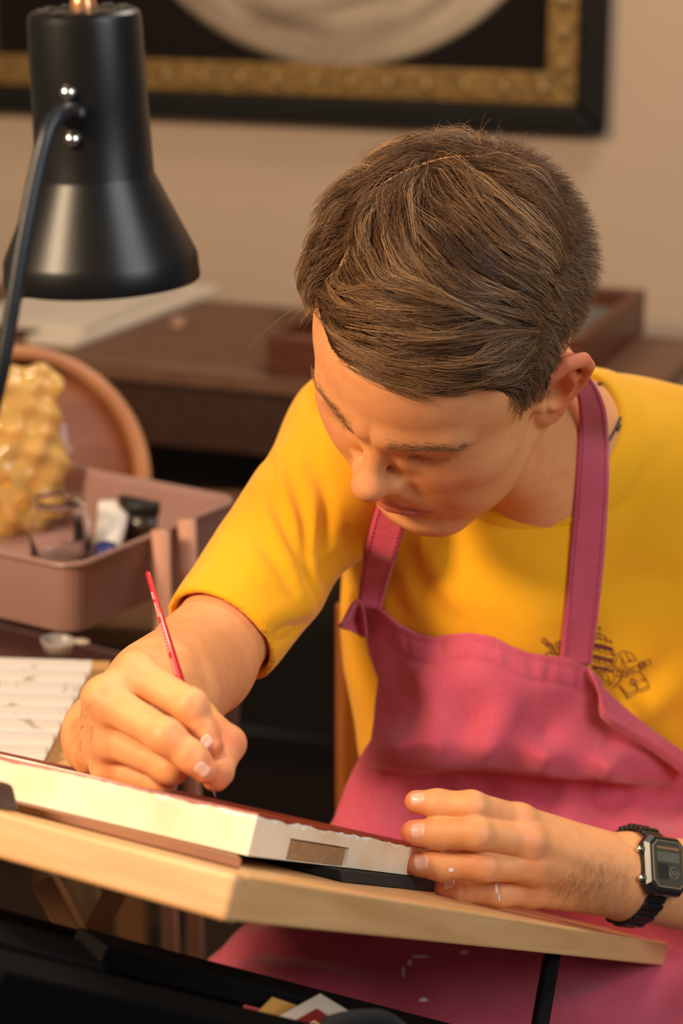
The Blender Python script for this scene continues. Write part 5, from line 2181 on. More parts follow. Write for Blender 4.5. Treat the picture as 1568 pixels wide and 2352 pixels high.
# ------------------------------------------------------------------ trousers and shoes under the apron
tr = Group()
HR_ = BE - LAT * .085 - TUP * .165
HL_ = BE + LAT * .085 - TUP * .165
KR = P(600, 2440, 1.74) - np.array([0, 0, .100])
KL_ = P(1400, 2440, 1.73) - np.array([0, 0, .105])
FR = np.array([KR[0] + .01, KR[1] + .10, .10])
FL = np.array([KL_[0] + .02, KL_[1] + .10, .10])
tr.add(ell(BE - TUP * .15, (.150, .108, .085), TB))
tr.add(chain([HR_, KR], [.085, .064]), .03)
tr.add(chain([HL_, KL_], [.085, .064]), .03)
tr.add(chain([KR, FR], [.062, .048]), .01)
tr.add(chain([KL_, FL], [.062, .048]), .01)
tq = np.vstack([HR_, HL_, KR, KL_, FR, FL, BE])
TV, TF = surface(tr, tq.min(0) - .12, tq.max(0) + .12, .007)
trousers = mesh_obj('trousers', TV, TF, mat('dark_denim', rgb(30, 32, 42), .85, spec=.1, bump=.3, bscale=600), person)
for F_ in (FR, FL):
    sg = Group()
    toe = F_ + np.array([-.03, -.16, -.058])
    sg.add(cone(F_ + np.array([0, .03, -.052]), toe, .040, .034))
    sg.add(cone(F_ + np.array([0, .01, -.01]), F_ + np.array([0, -.02, -.04]), .044, .040), .02)
    sg.add(halfspace((0, 0, .001), (0, 0, -1)), 0, 'i')
    bb_ = np.vstack([F_, toe])
    v_, f_ = surface(sg, bb_.min(0) - .09, bb_.max(0) + .09, .005)
    mesh_obj('shoe', v_, f_, mat('black_shoe', rgb(24, 22, 22), .5), person)
# ------------------------------------------------------------------ hair, brows, lashes
rng = np.random.default_rng(11)
HV = V1.copy()
HV[:] = BV[:len(V1)]
HQ = to_head(HV)
HN = BN[:len(V1)]
LINE = np.array([(-180, -.050), (-145, -.03), (-125, .01), (-110, .038), (-95, .035), (-82, .008), (-72, .012), (-64, .036), (-52, .060), (-27, .078), (-9, .085), (13, .089), (40, .073),
                 (53, .050), (60, .034), (66, .020), (74, .012), (84, .010), (95, .032), (110, .024), (125, -.006), (145, -.042), (180, -.055)])


def theta(q):
    return np.degrees(np.arctan2(q[:, 0], q[:, 1]))


def above(q):
    """height over the hairline"""
    return q[:, 2] - np.interp(theta(q), LINE[:, 0], LINE[:, 1])


LONG = np.array([(-180, .10), (-140, .08), (-100, .05), (-70, .05), (-30, .07), (0, .07), (40, .070), (58, .066), (75, .080), (105, .094), (140, .100), (180, .104)])


def longness(q):
    z0 = np.interp(theta(q), LONG[:, 0], LONG[:, 1])
    return np.clip((q[:, 2] - z0) / .016, 0, 1)


def thick(q):
    """how far the hair stands off the scalp"""
    a = np.clip(above(q) / .030, 0, 1)
    L = longness(q)
    t = .0045 + .0105 * L
    t += .0040 * L * np.exp(-(((q[:, 1] + .035) / .05) ** 2 + ((q[:, 0] - .0) / .05) ** 2))      # fuller at the crown
    t += .0050 * L * np.exp(-(((q[:, 1] - .060) / .030) ** 2 + ((q[:, 0] - .02) / .05) ** 2))     # and over the forehead
    # thinner along the parting
    part = np.exp(-(pdist(q) / .009) ** 2)
    return t * a * (1 - .85 * part) + .0006


PART_PX = [(1128, 352), (1080, 358), (1020, 366), (960, 380), (900, 408), (855, 446), (826, 500), (806, 560), (775, 630)]
_pp = []
for x_, y_ in PART_PX:
    # parting laid on the scalp: nearest scalp point to the line of sight
    d_ = P(x_, y_, 1.0) - CAM
    d_ /= np.linalg.norm(d_)
    w_ = HV - CAM
    t_ = w_ @ d_
    m_ = (np.linalg.norm(w_ - t_[:, None] * d_, axis=1)) + 10 * (above(HQ) < 0) + .35 * np.maximum(0, t_ - t_.min())
    _pp.append(HQ[np.argmin(m_)])
PARTL = catmull(np.array(_pp), 6)


def pdist(q):
    return np.sqrt(((q[:, None, :] - PARTL[None]) ** 2).sum(-1)).min(1) if len(q) < 4000 else np.concatenate([pdist(q[i:i + 3000]) for i in range(0, len(q), 3000)])


def hit_dir(x, y, dx, dy):
    """flow control: where a lock lies (scalp point) and where it runs"""
    d_ = P(x, y, 1.0) - CAM
    d_ /= np.linalg.norm(d_)
    w_ = HV - CAM
    t_ = w_ @ d_
    m_ = np.linalg.norm(w_ - t_[:, None] * d_, axis=1) + .35 * np.maximum(0, t_ - 1.35) + 10 * (above(HQ) < -.02)
    k = np.argmin(m_)
    v = AXR * dx - AXU * dy
    v = v - HN[k] * (v @ HN[k]) * .9
    v = to_head((HT + v)[None])[0] - to_head(HT[None])[0]
    return HQ[k], v / np.linalg.norm(v)


FLOW = [(870, 470, .05, 1), (950, 450, .1, 1), (1050, 420, .45, .9), (1150, 370, .9, .45), (1250, 410, .9, .45), (900, 600, .45, .9), (1000, 580, .5, .85), (1100, 500, .72, .7),
        (1200, 540, .85, .5), (1330, 480, 1, .15), (1350, 620, 1, .1), (800, 610, .35, .95), (830, 660, .8, .55), (950, 680, .95, .3), (1100, 700, .98, .2), (1250, 680, .95, .25),
        (750, 690, .9, .35), (850, 740, 1, .08), (1000, 740, .99, -.08), (950, 800, .97, -.22), (1100, 800, .95, -.3), (1170, 840, .9, -.38), (800, 800, .95, .22), (860, 860, .97, .12), (980, 870, 1, .0),
        (1080, 890, .95, -.22), (1210, 890, .45, .9), (1300, 770, .7, .7), (1350, 700, .9, .4), (1240, 800, .75, .5), (780, 480, -.9, .42), (860, 370, -.95, .25), (960, 330, -.98, .05),
        (1060, 315, -.95, .0), (720, 570, -.85, .4), (705, 640, -.75, .5), (1180, 330, .7, -.2), (1030, 640, .7, .7), (1180, 620, .9, .4), (920, 540, .3, .95)]
fp, fv = zip(*[hit_dir(*f) for f in FLOW])
fp, fv = list(fp), list(fv)
for (q_, v_) in (((0, -.105, .05), (0, -.3, -1)), ((.05, -.09, .03), (.1, -.3, -1)), ((-.05, -.09, .03), (-.1, -.3, -1)), ((0, -.08, .11), (0, -1, -.5)), ((-.075, 0, .05), (0, -.2, -1)), ((-.075, .04, .05), (0, -.2, -1)),
                 ((-.07, -.05, .05), (0, -.4, -1)), ((0, -.09, -.02), (0, 0, -1)), ((.075, -.03, .03), (.1, -.6, -.8))):
    fp.append(np.array(q_)); fv.append(np.array(v_) / np.linalg.norm(v_))
fp, fv = np.array(fp), np.array(fv)


def flow(q):
    d2 = ((q[:, None] - fp[None]) ** 2).sum(-1) + 1e-5
    # the parting divides the field
    w_ = 1 / d2 ** 1.6
    v = (w_[..., None] * fv[None]).sum(1)
    return v / (np.linalg.norm(v, axis=1, keepdims=True) + 1e-9)


# scalp sampling
fc = F1
cq = HQ[fc].mean(1)
ab = above(cq)
crown = (ab > 0) & (cq[:, 0] < .081) & (cq[:, 0] > -.097) & (cq[:, 2] > -.06) & ((np.linalg.norm((cq - (0, -.008, .042)) / (.077, .100, .098), axis=1) < 1.10) | (np.linalg.norm((cq - (-.018, -.022, .048)) / (.0745, .080, .077), axis=1) < 1.12) & (cq[:, 2] > .03))
fidx = np.where(crown)[0]
head_tree = BVHTree.FromPolygons([tuple(v) for v in HV.tolist()], fc[fidx].tolist())


def side_of(q):
    """which side of the parting: -1 towards his right temple, +1 the swept-over side"""
    d2 = ((q[:, None] - PARTL[None]) ** 2).sum(-1)
    k = np.argmin(d2, 1)
    k = np.clip(k, 1, len(PARTL) - 2)
    t = PARTL[k + 1] - PARTL[k - 1]
    c = np.cross(t, q - PARTL[k])
    up = q - np.array([0, -.008, .03])
    s = np.sign((c * up).sum(1))
    return s


_ref = side_of(np.array([[.04, .03, .125]]))[0]
FSIDE = side_of(fp) * _ref
FSIDE[40:] = 0


def flow2(q, side):
    d2 = ((q[:, None] - fp[None]) ** 2).sum(-1) + 1e-5
    w_ = 1 / d2 ** 1.6
    near = pdist(q)[:, None] < .03
    w_ = np.where(near & (FSIDE[None] * side[:, None] < 0), w_ * .02, w_)
    v = (w_[..., None] * fv[None]).sum(1)
    return v / (np.linalg.norm(v, axis=1, keepdims=True) + 1e-9)


def grow(q0, length, rho, K, lift, seed, wob=.12):
    """strands combed over the scalp; q0 in head space; returns (n, K, 3) in head space"""
    r_ = np.random.default_rng(seed)
    n = len(q0)
    side = side_of(q0) * _ref
    pts = np.zeros((n, K, 3))
    base = q0.copy()
    pts[:, 0] = q0
    ph = r_.normal(0, 1, (n, 3))
    amp = r_.normal(0, wob, n)
    nrm0 = None
    for k in range(1, K):
        s = k / (K - 1)
        v = flow2(base, side)
        wv_ = np.sin(s * 3.0 + ph[:, 0]) * amp
        up = base - np.array([0, -.008, .03])
        up /= np.linalg.norm(up, axis=1)[:, None]
        sd = np.cross(up, v)
        v = v + sd * wv_[:, None]
        v -= up * (v * up).sum(1)[:, None]
        v /= np.linalg.norm(v, axis=1)[:, None] + 1e-9
        nb = base + v * (length / (K - 1))[:, None]
        w_ = from_head(nb)
        nn = np.zeros_like(nb)
        for i in range(n):
            l_, n_, _, dd = body_tree.find_nearest(Vector(w_[i]))
            w_[i] = l_
            nn[i] = n_
        base = to_head(w_)
        tip = to_head(w_ + nn)
        nh = tip - base
        nh /= np.linalg.norm(nh, axis=1)[:, None] + 1e-9
        T = thick(base)
        rise = np.clip(s / .35, 0, 1) ** .8
        hgt = np.maximum(T, .0015) * rho * rise + lift * s ** 1.6
        pts[:, k] = base + nh * hgt[:, None]
    return pts


PD = pdist(cq[fidx])


def sample(n, pred, seed):
    r_ = np.random.default_rng(seed)
    A_ = fidx[pred(cq[fidx]) & (PD > .0026)]
    pick = A_[r_.integers(0, len(A_), n)]
    u, v = r_.random(n), r_.random(n)
    q4 = HQ[fc[pick]]
    return (q4[:, 0] * ((1 - u) * (1 - v))[:, None] + q4[:, 1] * (u * (1 - v))[:, None] + q4[:, 2] * (u * v)[:, None] + q4[:, 3] * ((1 - u) * v)[:, None])


def clump(pts, guides, pw, seed):
    r_ = np.random.default_rng(seed)
    g0 = guides[:, 0]
    out = pts.copy()
    which = np.zeros(len(pts), int)
    K = pts.shape[1]
    s = np.linspace(0, 1, K)
    for i0 in range(0, len(pts), 2000):
        b_ = pts[i0:i0 + 2000]
        d2 = ((b_[:, None, 0] - g0[None]) ** 2).sum(-1)
        j = np.argmin(d2, 1)
        c = (pw * r_.uniform(.55, 1.0, len(b_)))[:, None] * np.clip(s, 0, 1)[None] ** .7
        which[i0:i0 + 2000] = j
        out[i0:i0 + 2000] = b_ * (1 - c[..., None]) + guides[j] * c[..., None]
    return out, which


_th = time.time()
is_long = lambda q: longness(q) > .35
is_short = lambda q: longness(q) <= .55
KL = 11
gd = sample(520, is_long, 1)
sdg = side_of(gd) * _ref
len_g = np.where(sdg > 0, .058, .034) * rng.uniform(.75, 1.2, len(gd))
G_ = grow(gd, len_g, rng.uniform(.45, 1.2, len(gd)), KL, rng.uniform(-.0015, .005, len(gd)), 2, .32)
q0 = sample(9500, is_long, 3)
sd0 = side_of(q0) * _ref
len0 = np.where(sd0 > 0, .056, .034) * rng.uniform(.6, 1.15, len(q0))
LP = grow(q0, len0, rng.uniform(.35, 1.1, len(q0)), KL, rng.uniform(-.001, .0025, len(q0)), 4, .15)
LP, LW = clump(LP, G_, .95, 5)
# short clipped sides and back: standing off the skin
qs = sample(10500, is_short, 6)
qs = qs[rng.random(len(qs)) < np.clip(above(qs) / .022, .22, 1)]
ls = .0045 + .011 * np.clip(above(qs) / .075, 0, 1)
ls = ls * rng.uniform(.75, 1.15, len(qs)) * np.clip(above(qs) / .012, .45, 1)
KS = 4
vS = flow2(qs, side_of(qs) * _ref)
wS = from_head(qs)
nS = np.array([head_tree.find_nearest(Vector(w_))[1] for w_ in wS])
nhS = to_head(wS + nS) - qs
nhS /= np.linalg.norm(nhS, axis=1)[:, None]
lay = np.clip(.62 - above(qs) * 3.0, .30, .62)[:, None]
SP = np.zeros((len(qs), KS, 3))
for k in range(KS):
    s = k / (KS - 1)
    dirS = nhS * (1 - lay) * (1 - .35 * s) + vS * (lay + .25 * s) + rng.normal(0, .10, (len(qs), 3))
    dirS /= np.linalg.norm(dirS, axis=1)[:, None]
    SP[:, k] = qs if k == 0 else SP[:, k - 1] + dirS * (ls / (KS - 1))[:, None]
# loose fly-away hairs at the crown and the tuft over the forehead
fly = []
for i in range(70):
    x_, y_ = rng.uniform(980, 1230), 0
    y_ = 345 + abs(x_ - 1090) * .12
    k_ = hit_dir(x_, y_, 0, -1)[0]
    a_ = rng.normal(-.15 + (x_ - 1080) / 260, .5)
    L_ = rng.uniform(.010, .026)
    w0 = from_head(k_)[0]
    d_ = AXR * math.sin(a_) + AXU * math.cos(a_) + AXF * rng.normal(0, .4)
    c_ = AXR * rng.normal(.1, .5) - AXU * .5
    line = [w0 + d_ * L_ * s + c_ * L_ * .55 * s * s + AXU * .008 for s in np.linspace(0, 1, 8)]
    fly.append(line)
tuft0 = from_head(hit_dir(742, 690, 0, 1)[0])[0]
for i in range(90):
    L_ = rng.uniform(.010, .022)
    a_ = rng.normal(0, .35)
    o_ = AXU * rng.normal(.004, .006) + AXR * rng.normal(.004, .005)
    line = [tuft0 + o_ - AXF * .004 + (-AXR * math.cos(a_) + AXU * (math.sin(a_) + .35)) * L_ * s - AXU * L_ * (.95 + .3 * a_) * s * s for s in np.linspace(0, 1, 8)]
    fly.append(line)
for L_, a_ in ((.05, -.2), (.032, .1), (.028, .5)):
    fly.append([tuft0 - AXF * .004 + (-AXR * math.cos(a_) + AXU * math.sin(a_) * .5) * L_ * s - AXU * L_ * .55 * s * s for s in np.linspace(0, 1, 8)])
fly = np.array(fly)

hair_m = bpy.data.materials.new('brown_hair')
hair_m.use_nodes = True
nt = hair_m.node_tree
b = nt.nodes['Principled BSDF']
at = nt.nodes.new('ShaderNodeAttribute'); at.attribute_name = 'tone'
cr = nt.nodes.new('ShaderNodeValToRGB')
cr.color_ramp.elements[0].position = 0; cr.color_ramp.elements[0].color = rgb(58, 38, 23)
cr.color_ramp.elements[1].position = 1; cr.color_ramp.elements[1].color = rgb(190, 148, 104)
e_ = cr.color_ramp.elements.new(.5); e_.color = rgb(114, 80, 49)
nt.links.new(at.outputs['Fac'], cr.inputs[0])
nt.links.new(cr.outputs[0], b.inputs['Base Color'])
b.inputs['Roughness'].default_value = .42
b.inputs['Specular IOR Level'].default_value = .55


def hair_obj(name, lines, r0, r1, tone, parent=None, sides=3):
    V, Fq = strands(lines, r0, r1, sides)
    o = mesh_obj(name, V, Fq, hair_m, parent or person)
    a_ = o.data.attributes.new('tone', 'FLOAT', 'POINT')
    n, K = np.asarray(lines).shape[:2]
    tv_ = np.repeat(np.clip(np.asarray(tone)[:, None] * np.ones((1, K)) + np.linspace(-.12, .14, K)[None], 0, 1).reshape(-1), sides)
    a_.data.foreach_set('value', tv_.astype(np.float32))
    return o


def W(pts):
    sh = pts.shape
    return from_head(pts.reshape(-1, 3)).reshape(sh)


toneL = np.clip(.50 + rng.normal(0, .20, len(G_))[LW] + rng.normal(0, .14, len(LP)), 0, 1)
hair = hair_obj('hair', W(LP), rng.uniform(.00012, .00024, len(LP)), .00004, toneL)
hair['label'] = 'short brown side-parted hair'
hs = hair_obj('clipped_hair', W(SP), .00015, .00005, np.clip(rng.normal(.42, .16, len(SP)), 0, 1), hair)
hf = hair_obj('loose_hair', fly, .00008, .00003, np.clip(rng.normal(.7, .2, len(fly)), 0, 1), hair)

# undercoat close to the scalp so that skin does not show between the locks
keep = fidx[(pdist(cq[fidx]) > .0035) & (ab[fidx] > .003 + .016 * (1 - longness(cq[fidx])))]
capF = fc[keep]
used = np.unique(capF)
mp_ = np.full(len(HV), -1); mp_[used] = np.arange(len(used))
cqv = HQ[used]
tcap = thick(cqv) * np.where(longness(cqv) > .3, .42, .16) - .0003
cap = mesh_obj('hair_undercoat', HV[used] + HN[used] * tcap[:, None], mp_[capF], mat('hair_undercoat', rgb(70, 46, 28), .8, spec=.1, noise=.8, nscale=260, color2=rgb(46, 29, 17)), hair)
print('hair', time.time() - _th)


# brows and lashes
def brow(sgn, n, seed):
    r_ = np.random.default_rng(seed)
    c = catmull(np.array([(.011, .1040, .0345), (.026, .0990, .0375), (.041, .0910, .0390), (.057, .0780, .0370)]), 20)
    L_ = []
    for i in range(n):
        u = r_.random() ** .9
        k = min(int(u * (len(c) - 2)), len(c) - 2)
        p_ = c[k].copy()
        tg = c[k + 1] - c[k]; tg /= np.linalg.norm(tg)
        p_[2] += .0008 + r_.normal(0, .0034) * (1 - .5 * u)
        p_[0] *= sgn; tg = tg * (sgn, 1, 1)
        w0 = from_head(p_)[0]
        l_, n_, _, _ = body_tree.find_nearest(Vector(w0))
        w0, n_ = np.array(l_), np.array(n_)
        tw = from_head(p_ + tg)[0] - from_head(p_)[0]
        uw = from_head(p_ + np.array([0, 0, 1.0]))[0] - from_head(p_)[0]
        d_ = tw * (.75 + .2 * u) + uw * (.55 - .85 * u + r_.normal(0, .18)) + n_ * .30
        d_ /= np.linalg.norm(d_)
        ln = r_.uniform(.005, .009)
        L_.append([w0 + d_ * ln * s - n_ * ln * .22 * s * s for s in np.linspace(0, 1, 5)])
    return L_


bl = np.array(brow(1, 270, 1))
br_ = np.array(brow(-1, 270, 2))
for L_ in (bl, br_):
    hair_obj('eyebrow', L_, .00008, .00003, np.clip(rng.normal(.70, .15, len(L_)), 0, 1))


def lashes(sgn, seed):
    r_ = np.random.default_rng(seed)
    L_ = []
    for i in range(60):
        u = i / 59
        p_ = np.array([(.0195 + .025 * u) * sgn, .0905 - .010 * u * u, .0190])
        l_, n_, _, _ = body_tree.find_nearest(Vector(from_head(p_)[0]))
        w0 = np.array(l_)
        d_ = from_head(np.array([(.15 + .5 * u) * sgn, .9, -.25]))[0] - from_head((0, 0, 0))[0]
        d_ = d_ / np.linalg.norm(d_) + r_.normal(0, .08, 3)
        uw = from_head((0, 0, 1))[0] - from_head((0, 0, 0))[0]
        ln = r_.uniform(.004, .0065)
        L_.append([w0 + d_ * ln * s + uw * ln * .25 * s * s for s in np.linspace(0, 1, 5)])
    return np.array(L_)


for sgn in (1, -1):
    hair_obj('eyelashes', lashes(sgn, 3), .00008, .00003, np.full(60, .30))
# ------------------------------------------------------------------ brush
tipP = P(495, 1832, 1.392)
endP = P(338, 1312, 1.470)
bdv = endP - tipP
BLn = np.linalg.norm(bdv); bdv /= BLn
brush = empty('paint_brush', tipP)
# section positions by photo height
prof_h = [(BLn * .035, .0007), (BLn * .09, .0011), (BLn * .12, .0013)]
redl = mat('red_lacquer', rgb(176, 20, 34), .25, coat=.5)
v, f = lathe(tipP, bdv, [(.0095, 0), (.0096, .0010), (.020, .00155), (.021, .0016), (.045, .0027), (.060, .0029), (.10, .0023), (BLn - .004, .00165), (BLn - .001, .0013), (BLn, 0)], 20)
k1 = mesh_obj('handle', v, f, redl)
v, f = lathe(tipP, bdv, [(.0065, 0), (.0065, .00075), (.013, .0011), (.024, .0017), (.0245, .00165), (.0245, 0)], 18)
k2 = mesh_obj('ferrule', v, f, chrome)
v, f = lathe(tipP, bdv, [(.0, .00008), (.004, .0004), (.0075, .0007), (.0080, 0)], 12)
k3 = mesh_obj('bristles', v, f, mat('sable', rgb(120, 84, 60), .6))
kb = [k1, k2, k3]
# small white print along the handle, unreadable in the photo: short bars
x_, y_, _ = frame_of(bdv)
tc_ = CAM - tipP; tc_ -= bdv * (tc_ @ bdv); tc_ /= np.linalg.norm(tc_)
sd_ = np.cross(bdv, tc_)
nd = tc_ * .80 - sd_ * .60 if (sd_ @ AXR) > 0 else tc_ * .80 + sd_ * .60
sid = np.cross(bdv, nd)
pv = []
whitep = mat('white_print', rgb(228, 214, 204), .5)


def bars(h0, h1, n, wd):
    for i in range(n):
        ha = h0 + (h1 - h0) * i / n
        hb = ha + (h1 - h0) / n * .62
        c0, c1_ = [], []
        rad = lambda h_: float(np.interp(h_, [.045, .060, .10, BLn - .004], [.0027, .0029, .0023, .00165])) + .00006
        q = []
        for h_, s_ in ((ha, -wd), (hb, -wd), (hb, wd), (ha, wd)):
            r = rad(h_)
            q.append(tipP + bdv * h_ + nd * math.sqrt(max(r * r - s_ * s_, 1e-9)) + sid * s_)
        pv.append((q, [(0, 1, 2, 3)]))


bars(.082, .094, 6, .00035)
bars(.098, .119, 9, .0007)
bars(.123, .1335, 6, .0004)
bars(.1355, .141, 3, .0004)
v, f = merge(*pv)
k4 = mesh_obj('print', v, f, whitep, smooth=False)
k4['kind'] = 'stuff'
adopt(brush, *kb, k4)
tag(brush, 'thin red-handled paint brush held in the right hand', 'brush')

# ------------------------------------------------------------------ wristwatch
wax = ELB_L - WR_L; wax /= np.linalg.norm(wax)
cw_ = P(1452, 2012, 1.718)
# band: closed loop round the wrist
fwd = -(AXF - wax * (AXF @ wax)); fwd /= np.linalg.norm(fwd)
upv = np.cross(wax, fwd)
if upv @ AXU < 0:
    upv = -upv
watch = empty('wristwatch', cw_)
rub = mat('black_resin', rgb(20, 20, 21), .42)
t2 = lambda a, rx, ry: fwd * (math.cos(a) * rx) + upv * (math.sin(a) * ry)
CA = math.radians(24)            # the case sits on the back of the wrist, turned a little upward
RX, RY = .0262, .0318
tilt = -.16


def wring(a, dr):
    return cw_ + t2(a, RX + dr, RY + dr)


# links of the strap, each a block
km = []
wd = .0095
na = 30
for k in range(na):
    a0 = CA + math.radians(34) + (2 * math.pi - math.radians(68)) * k / na
    a1_ = CA + math.radians(34) + (2 * math.pi - math.radians(68)) * (k + .86) / na
    taper = 1 - .22 * math.sin(math.pi * (k + .5) / na)
    q = []
    for a, dr in ((a0, .0006), (a1_, .0006), (a1_, .0038 if k % 2 else .0046), (a0, .0038 if k % 2 else .0046)):
        q.append((a, dr))
    lo_ = [wring(a, dr) - wax * wd * taper for a, dr in q]
    hi_ = [wring(a, dr) + wax * wd * taper for a, dr in q]
    km.append(bm_obj('strap_link', hexa(lo_ + hi_), rub, bevel=.0006))
# thin band under the links keeps them together
V, Fc = [], []
nn2 = 60
for k in range(nn2 + 1):
    a = CA + math.radians(30) + (2 * math.pi - math.radians(60)) * k / nn2
    for dr, s_ in ((.0002, -1), (.0002, 1), (.0022, 1), (.0022, -1)):
        V.append(wring(a, dr) + wax * wd * .74 * s_)
for k in range(nn2):
    for j in range(4):
        Fc.append((4 * k + j, 4 * k + (j + 1) % 4, 4 * k + 4 + (j + 1) % 4, 4 * k + 4 + j))
km.append(mesh_obj('strap', V, Fc, rub))
# case
cn_ = t2(CA, 1, 1); cn_ /= np.linalg.norm(cn_)
ct = np.cross(cn_, wax); ct /= np.linalg.norm(ct)
if ct @ AXU < 0:
    ct = -ct
cc0 = cw_ + t2(CA, RX, RY) + cn_ * .0002


def octo(hw, hl, ch, z, c=None):
    """chamfered rectangle: hw along the arm, hl around the wrist"""
    o = cc0 if c is None else c
    return [o + wax * a + ct * b_ + cn_ * z for a, b_ in ((-hw + ch, -hl), (hw - ch, -hl), (hw, -hl + ch), (hw, hl - ch), (hw - ch, hl), (-hw + ch, hl), (-hw, hl - ch), (-hw, -hl + ch))]


def loft(rings, cap=True):
    V = [p for r in rings for p in r]
    m = len(rings[0])
    Fc = [(i * m + k, i * m + (k + 1) % m, (i + 1) * m + (k + 1) % m, (i + 1) * m + k) for i in range(len(rings) - 1) for k in range(m)]
    if cap:
        Fc += [tuple(range(m)), tuple((len(rings) - 1) * m + k for k in range(m))]
    return V, Fc


v, f = loft([octo(.0165, .0195, .005, -.0030), octo(.0185, .0205, .0055, 0), octo(.0185, .0205, .0055, .0050), octo(.0165, .0185, .0050, .0085), octo(.0142, .0162, .0042, .0090)])
case = mesh_obj('case', v, f, mat('black_case', rgb(26, 26, 27), .3), smooth=False)
v, f = loft([octo(.0146, .0166, .0044, .0088), octo(.0146, .0166, .0044, .0096), octo(.0136, .0156, .0040, .0096), octo(.0136, .0156, .0040, .0088)], False)
bez = mesh_obj('bezel_line', v, f, mat('bezel_champagne', rgb(150, 132, 104), .3, metal=.5), smooth=False)
v, f = loft([octo(.0136, .0156, .0040, .0086), octo(.0136, .0156, .0040, .0092)])
face = mesh_obj('display', v, f, mat('lcd_panel', rgb(70, 66, 54), .12, coat=.6), smooth=False)
face['label'] = 'dark grey liquid crystal display'
lcd = mat('lcd_window', rgb(96, 94, 80), .25)
lcd2 = mat('lcd_ink', rgb(36, 36, 32), .4)


def win(x0, x1, y0, y1, z, m, name='window_field'):
    o = cc0 + cn_ * z
    return bm_obj(name, obox(o + wax * x0 + ct * y0, wax * (x1 - x0), ct * (y1 - y0), cn_ * .0002), m)


subs = [win(-.0105, .0105, .0015, .0085, .0092, lcd), win(-.0105, -.0008, -.0105, .0002, .0092, lcd2), win(-.0105, .0105, .0105, .0122, .0092, mat('display_print', rgb(140, 100, 70), .5))]
v, f = lathe(cc0 + cn_ * .0092 + wax * .005 - ct * .0058, cn_, [(0, .0044), (.0003, .0044), (.0003, .0036), (0, .0036)], 28)
subs.append(mesh_obj('dial_ring', v, f, lcd))
v, f = lathe(cc0 + cn_ * .0092 + wax * .005 - ct * .0058, cn_, [(0, .0018), (.0003, .0018), (.0003, .0010), (0, .0010)], 20)
subs.append(mesh_obj('dial_ring', v, f, lcd))
# push buttons on the hand side
btn = []
for o_ in (-.0105, .0098):
    q = cc0 - wax * .0175 + ct * o_ + cn_ * .0022
    v, f = lathe(q, -wax, [(0, .0034), (.002, .0034), (.0022, .0030), (.0022, 0)], 18)
    km.append(mesh_obj('button_collar', v, f, rub))
    v, f = lathe(q - wax * .0021, -wax, [(0, .0021), (.0022, .0021), (.0028, .0016), (.0028, 0)], 18)
    km.append(mesh_obj('button', v, f, chrome))
# lettering on the flank below the display
fc_ = bpy.data.curves.new('lettering', 'FONT')
fc_.body = 'WORLD TIME'
fc_.size = .0030
fc_.align_x = 'CENTER'
fc_.align_y = 'CENTER'
fc_.extrude = .00005
tx_ = bpy.data.objects.new('lettering', fc_)
COL.objects.link(tx_)
fl_n = (-ct * 1.0 + cn_ * .0); fl_n /= np.linalg.norm(fl_n)
xdir = -wax
ydir = np.cross(fl_n, xdir)
q = cc0 - ct * .02065 + cn_ * .0025
tx_.matrix_world = Matrix(((xdir[0], ydir[0], fl_n[0], q[0]), (xdir[1], ydir[1], fl_n[1], q[1]), (xdir[2], ydir[2], fl_n[2], q[2]), (0, 0, 0, 1)))
fc_.materials.append(mat('pale_print', rgb(170, 170, 168), .5))
bpy.context.view_layer.update()
lm_ = bpy.data.meshes.new_from_object(tx_.evaluated_get(bpy.context.evaluated_depsgraph_get()))
mw_ = tx_.matrix_world.copy()
bpy.data.objects.remove(tx_)
lm_.transform(mw_)
lm_.name = 'lettering'
tx_ = bpy.data.objects.new('lettering', lm_)
COL.objects.link(tx_)
for s_ in subs:
    s_.parent = face
tx_.parent = case
adopt(watch, case, bez, face, *km)
tag(watch, 'black digital wristwatch with resin strap on the left wrist', 'watch')

# ------------------------------------------------------------------ necklaces
dark_cord = mat('dark_cord', rgb(48, 24, 24), .6)
gold_c = mat('gold_chain', rgb(212, 160, 40), .3, metal=.9)


def worn_line(pts, tree, lift, r, name, m):
    L, n = polyline_on(tree, pts, 4.0, lift)
    v, f = tube(L, r, 8)
    return mesh_obj(name, v, f, m, person)


worn_line([(1372, 884), (1398, 882), (1422, 895), (1432, 915), (1426, 950), (1408, 990), (1390, 1020)], body_tree, .0009, .0011, 'neck_cord', dark_cord)
worn_line([(1432, 905), (1440, 925), (1432, 960), (1415, 990)], body_tree, .0009, .0009, 'neck_cord', dark_cord)
worn_line([(1352, 884), (1363, 894), (1376, 920), (1382, 950), (1384, 980)], body_tree, .0010, .0009, 'gold_chain', gold_c)

# ------------------------------------------------------------------ crest printed on the shirt
ink = mat('purple_ink', rgb(128, 62, 62), .8, spec=.1)


def zz_(pts):
    return [(1200 + a / 4.261, 1400 + b_ / 4.26) for a, b_ in pts]


lines = []


def circ(cx, cy, r, n=14, ry=None):
    return [(cx + r * math.cos(2 * math.pi * i / n), cy + (ry or r) * math.sin(2 * math.pi * i / n)) for i in range(n + 1)]


